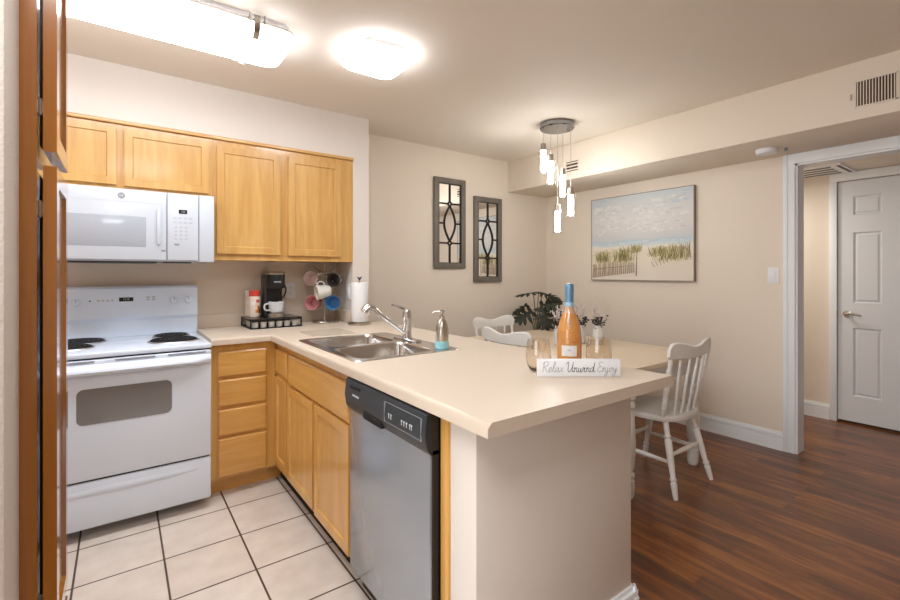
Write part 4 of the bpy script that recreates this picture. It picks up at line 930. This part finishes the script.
LV = [ # (right, fwd, z) base, tip dir (r,f,u), normal (r,f,u), L, W
 ((-0.03, 0, 1.085), (-1, 0.1, -0.10), (0, -0.12, 1), 0.20, 0.15), ((0.02, 0.02, 1.09), (0.5, 0.8, -0.05), (0, -0.1, 1), 0.18, 0.15), ((0.05, 0, 1.075), (1, -0.2, -0.22), (0.1, -0.3, 1), 0.14, 0.14),
 ((0.12, -0.02, 1.07), (0.7, -0.5, -0.35), (0.2, -0.5, 0.8), 0.13, 0.13),
 ((-0.10, 0.0, 0.965), (-0.9, 0, -0.5), (-0.35, -0.35, 0.8), 0.19, 0.12), ((-0.05, -0.03, 0.90), (-0.85, -0.4, -0.4), (-0.1, -0.75, 0.55), 0.23, 0.17),
 ((0.03, -0.05, 0.96), (0.75, -0.3, 0.15), (0.0, -0.75, 0.6), 0.21, 0.15), ((0.05, -0.06, 0.93), (0.15, -0.4, -0.85), (0.0, -0.9, 0.4), 0.24, 0.19),
 ((0.12, -0.04, 0.93), (0.75, -0.35, -0.5), (0.3, -0.8, 0.4), 0.16, 0.13), ((0.14, -0.02, 0.80), (0.8, -0.4, -0.15), (0, -0.6, 0.8), 0.15, 0.12),

 ((0.12, 0.0, 1.0), (0.9, 0.0, 0.05), (0.1, -0.6, 0.7), 0.15, 0.11)]
for (bp, td, nn, L_, W_) in LV:
    bs = at_(*bp); cv3 = lambda v: Rv*v[0]+Fv*v[1]+Uv*v[2]
    b = B(); leaf(b, bs, cv3(td), cv3(nn), L_, W_); lf = b.obj('leaf', 'leaf', t, smooth=60, recalc=False)
    b = B(); b.tube(spline([at_(bp[0]*0.1, bp[1]*0.1, 0.27), at_(bp[0]*0.25, bp[1]*0.3, 0.27+(bp[2]-0.27)*0.6), bs+cv3(td)*0.004]), 0.0045, 6); b.obj('stalk', 'stem', lf)

# ------------------------------------------------------------------ flower jars on the table
Mj = mat('white_jar', rgb(222, 220, 216), 0.3)
Mfd = mat('dark_foliage', rgb(62, 54, 46), 0.7); Mfl = mat('pale_flowers', rgb(224, 210, 204), 0.7)
def flower_jar(x, y, label, seed):
    rr = random.Random(seed); z = 0.7505
    root = thing('flower_jar', label, 'flower jar', (x, y, z), 'flower jars on the dining table')
    B().lathe([(0.036, 0), (0.041, 0.005), (0.041, 0.10), (0.032, 0.118), (0.034, 0.122), (0.034, 0.14), (0.031, 0.14), (0.029, 0.11), (0.0, 0.09)], (x, y, z), 20, cap1=False).obj('jar', Mj, root)
    b = B(); f = B()
    for i in range(26):
        a = rr.uniform(0, 2*PI); o = rr.uniform(0.015, 0.052); h = rr.uniform(0.14, 0.205)
        p = Vector((x+o*math.cos(a), y+o*math.sin(a), z+h)); b.tube([(x+0.012*math.cos(a), y+0.012*math.sin(a), z+0.11), p], [0.0014, 0.001], 5)
        for k in range(4): b.sphere(p+Vector((rr.uniform(-0.014, 0.014), rr.uniform(-0.014, 0.014), rr.uniform(-0.03, 0.01))), rr.uniform(0.005, 0.010), 6, (1, 1, 0.6))
    for i in range(13):
        a = rr.uniform(0, 2*PI); o = rr.uniform(0.015, 0.058); h = rr.uniform(0.19, 0.31)
        p = Vector((x+o*math.cos(a), y+o*math.sin(a), z+h)); q = Vector((x, y, z+0.12))
        f.tube([q, p], [0.0011, 0.0008], 5)
        for k in range(7): f.sphere(p.lerp(q, k*0.07)+Vector((rr.uniform(-0.004, 0.004), rr.uniform(-0.004, 0.004), 0)), 0.0056, 6, (1, 1, 1.5))
    b.obj('foliage', Mfd, root, smooth=60); f.obj('flower_spikes', Mfl, root, smooth=60)
flower_jar(2.875, 2.045, 'flower jar with pale spikes showing above the right wine glass', 1)
flower_jar(2.785, 2.145, 'flower jar with pale spikes just right of the wine bottle', 2)
flower_jar(2.62, 2.20, 'flower jar mostly hidden behind the wine bottle', 5)

# ------------------------------------------------------------------ bottle, glasses and sign on the peninsula
bx_, by_ = 1.49, 1.20
t = thing('wine_bottle', 'orange rose wine bottle with blue foil on the peninsula', 'bottle', (bx_, by_, CZ))
BPROF = [(0.0, 0.004), (0.042, 0.0), (0.048, 0.006), (0.0495, 0.03), (0.050, 0.10), (0.0475, 0.135), (0.040, 0.168), (0.0285, 0.198), (0.0195, 0.22), (0.016, 0.24), (0.015, 0.30), (0.0, 0.301)]
def brad(z):
    for (r0, z0), (r1, z1) in zip(BPROF[1:], BPROF[2:]):
        if z0 <= z <= z1: return r0+(r1-r0)*(z-z0)/(z1-z0)
    return 0.016
cut = 0.205
B().lathe([p for p in BPROF if p[1] < cut]+[(brad(cut), cut), (0.0, cut)], (bx_, by_, CZ), 32, cap0=False, cap1=False).obj('body', 'rose', t)
B().lathe([(brad(cut), cut)]+[p for p in BPROF if p[1] > cut], (bx_, by_, CZ), 32, cap0=False, cap1=False).obj('neck', mat('pale_rose_glass', rgb(224, 188, 158), 0.08, coat=0.6, trans=0.4), t, label='pale clear neck above the wine')
B().lathe([(0.0168, 0.236), (0.0168, 0.27), (0.0175, 0.30), (0.0175, 0.318), (0.015, 0.324), (0.0, 0.326)], (bx_, by_, CZ), 24, cap0=False, cap1=False).obj('foil', 'foil', t)
B().lathe([(0.0172, 0.232), (0.0172, 0.25)], (bx_, by_, CZ), 24, cap0=False, cap1=False).obj('foil_band', mat('pale_foil', rgb(150, 190, 214), 0.4), t)
ang = math.atan2(-by_, -bx_)
def wrap(b, r, a0, a1, z0, z1, n=10):
    b.loft([[Vector((bx_+r*math.cos(ang+a0+(a1-a0)*i/n), by_+r*math.sin(ang+a0+(a1-a0)*i/n), CZ+z)) for i in range(n+1)] for z in (z0, z1)], False, False, close=False)
b = B(); wrap(b, 0.0506, -0.62, 0.62, 0.035, 0.078); b.obj('label', 'label', t)
b = B(); pts = [(-0.12, 0.064), (-0.06, 0.058), (0.02, 0.062), (0.06, 0.056), (0.12, 0.063)]
for (a0, z0), (a1, z1) in zip(pts, pts[1:]): b.tube([(bx_+0.0512*math.cos(ang+a0), by_+0.0512*math.sin(ang+a0), CZ+z0), (bx_+0.0512*math.cos(ang+a1), by_+0.0512*math.sin(ang+a1), CZ+z1)], 0.0008, 5)
b.obj('label_mark', 'grey', t)
b = B(); rr = random.Random(9)
for i in range(70):
    a = rr.uniform(-1.3, 1.3); z = rr.uniform(0.085, 0.132); s_ = max(brad(z), brad(z+0.003))
    wrap(b, s_+0.0006, a, a+0.06, z, z+0.003, 2)
b.obj('embossed_pattern', 'etch', t)
b = B()
for i in range(10): wrap(b, brad(0.146+i*0.0055)+0.0007, -0.10-0.035*min(i, 9-i), 0.10+0.035*min(i, 9-i), 0.146+i*0.0055, 0.1485+i*0.0055, 4)
b.obj('shoulder_emblem', mat('pewter_emblem', rgb(176, 168, 158), 0.4, metal=0.6), t)
def stemless(x, y, label):
    pr_ = [(0.0, 0.0), (0.024, 0.0), (0.032, 0.004), (0.043, 0.025), (0.0475, 0.05), (0.046, 0.08), (0.0395, 0.118), (0.0385, 0.118), (0.045, 0.08), (0.0463, 0.05), (0.042, 0.026), (0.031, 0.007), (0.0, 0.005)]
    B().lathe(pr_, (x, y, CZ+0.0005), 36, cap0=False, cap1=False).obj('wine_glass', 'amber', loc=(x, y, CZ), label=label, cat='wine glass', group='smoky stemless glasses', smooth=60)
stemless(1.275, 1.172, 'smoky amber stemless wine glass left of the wine bottle')
stemless(1.480, 1.052, 'smoky amber stemless wine glass right of the wine bottle')

A, Bp = Vector((1.197, 1.102, 0)), Vector((1.436, 0.930, 0)); dv = (Bp-A).normalized(); nv = Vector((dv.y, -dv.x, 0))   # nv faces the camera
if nv.dot(-A) < 0: nv = -nv
Ls, Hs, Ts = (Bp-A).length, 0.060, 0.026
SM = Matrix(((dv.x, nv.x, 0, A.x), (dv.y, nv.y, 0, A.y), (0, 0, 1, CZ+0.0005), (0, 0, 0, 1)))
t = thing('wood_sign', 'white block sign lettered in script standing on the peninsula', 'sign', tuple((A+Bp)/2)[:2]+(CZ,))
b = B(); b.box(0, Ls, -Ts, 0, 0, Hs, 0.0015)
for v in b.bm.verts: v.co = SM @ v.co
b.obj('board', 'signwhite', t)
GL = {'R': ([[(0.15, 0), (0.22, 1), (0.3, 1.9)], [(0, 1.5), (0.3, 1.95), (0.8, 2.0), (1.0, 1.6), (0.75, 1.2), (0.3, 1.0)], [(0.35, 1.0), (0.7, 0.5), (1.05, 0.0), (1.3, 0.1)]], 1.2),
 'e': ([[(0, 0.35), (0.35, 0.5), (0.42, 0.85), (0.18, 0.92), (0.02, 0.4), (0.2, 0.03), (0.58, 0.25)]], 0.58), 'l': ([[(0, 0.25), (0.3, 1.0), (0.42, 1.8), (0.25, 1.95), (0.14, 1.2), (0.15, 0.2), (0.32, 0.0), (0.56, 0.25)]], 0.55),
 'a': ([[(0.48, 0.82), (0.15, 0.8), (0, 0.35), (0.15, 0.02), (0.4, 0.35), (0.52, 0.88)], [(0.52, 0.88), (0.5, 0.25), (0.62, 0.02), (0.8, 0.25)]], 0.78), 'x': ([[(0, 0.85), (0.2, 0.7), (0.42, 0.12), (0.68, 0.08)], [(0.62, 0.9), (0.3, 0.45), (0, 0.02)]], 0.72),
 'U': ([[(-0.1, 1.5), (0.1, 1.95), (0.27, 1.7), (0.25, 0.6), (0.45, 0.03), (0.8, 0.4), (1.0, 1.3), (1.05, 1.9)], [(1.05, 1.9), (1.0, 0.6), (1.12, 0.04), (1.35, 0.3)]], 1.32),
 'n': ([[(0, 0.7), (0.1, 0.88), (0.1, 0.0)], [(0.1, 0.45), (0.3, 0.85), (0.46, 0.7), (0.46, 0.2), (0.56, 0.02), (0.76, 0.25)]], 0.74), 'w': ([[(0, 0.85), (0.08, 0.2), (0.24, 0.02), (0.4, 0.4), (0.42, 0.8)], [(0.42, 0.8), (0.46, 0.15), (0.6, 0.02), (0.8, 0.5), (0.8, 0.9), (0.98, 0.75)]], 0.95),
 'i': ([[(0, 0.5), (0.12, 0.88), (0.12, 0.2), (0.25, 0.02), (0.44, 0.25)], [(0.2, 1.3), (0.23, 1.36)]], 0.42), 'd': ([[(0.48, 0.8), (0.15, 0.8), (0, 0.35), (0.15, 0.02), (0.42, 0.4), (0.62, 1.9)], [(0.62, 1.9), (0.52, 0.3), (0.66, 0.02), (0.86, 0.25)]], 0.85),
 'E': ([[(0.85, 1.7), (0.45, 2.0), (0.12, 1.6), (0.4, 1.12), (0.6, 1.05)], [(0.6, 1.05), (0.2, 0.95), (0, 0.4), (0.35, 0), (0.92, 0.4)]], 0.85), 'j': ([[(0.12, 0.85), (0.15, -0.3), (-0.08, -0.8), (-0.22, -0.5), (0.1, -0.1), (0.42, 0.25)], [(0.2, 1.25), (0.23, 1.31)]], 0.42),
 'o': ([[(0.32, 0.86), (0.06, 0.6), (0.08, 0.1), (0.34, 0.02), (0.52, 0.4), (0.38, 0.86), (0.58, 0.76), (0.74, 0.82)]], 0.7), 'y': ([[(0, 0.85), (0.1, 0.3), (0.3, 0.2), (0.5, 0.85)], [(0.5, 0.85), (0.42, -0.3), (0.12, -0.8), (-0.1, -0.5), (0.3, 0.0), (0.7, 0.4)]], 0.7)}
words_ = (('Relax', 'lettergrey', 0.00065), ('Unwind', 'lettering', 0.001), ('Enjoy', 'lettergrey', 0.00065))
tot = sum(GL[c][1] for w_, _, _ in words_ for c in w_)+0.8
ux = (Ls-0.026)/tot; uz = 0.0185; cur = 0.013
for w_, m_, r0 in words_:
    b = B()
    for c in w_:
        for st in GL[c][0]:
            pts = [SM @ Vector((cur+(p[0]+0.12*p[1])*ux, 0.0003, 0.0165+p[1]*uz)) for p in st]
            b.tube(spline(pts, 5), r0, 6)
        cur += GL[c][1]*ux
    cur += 0.4*ux
    b.obj('lettering', m_, t)
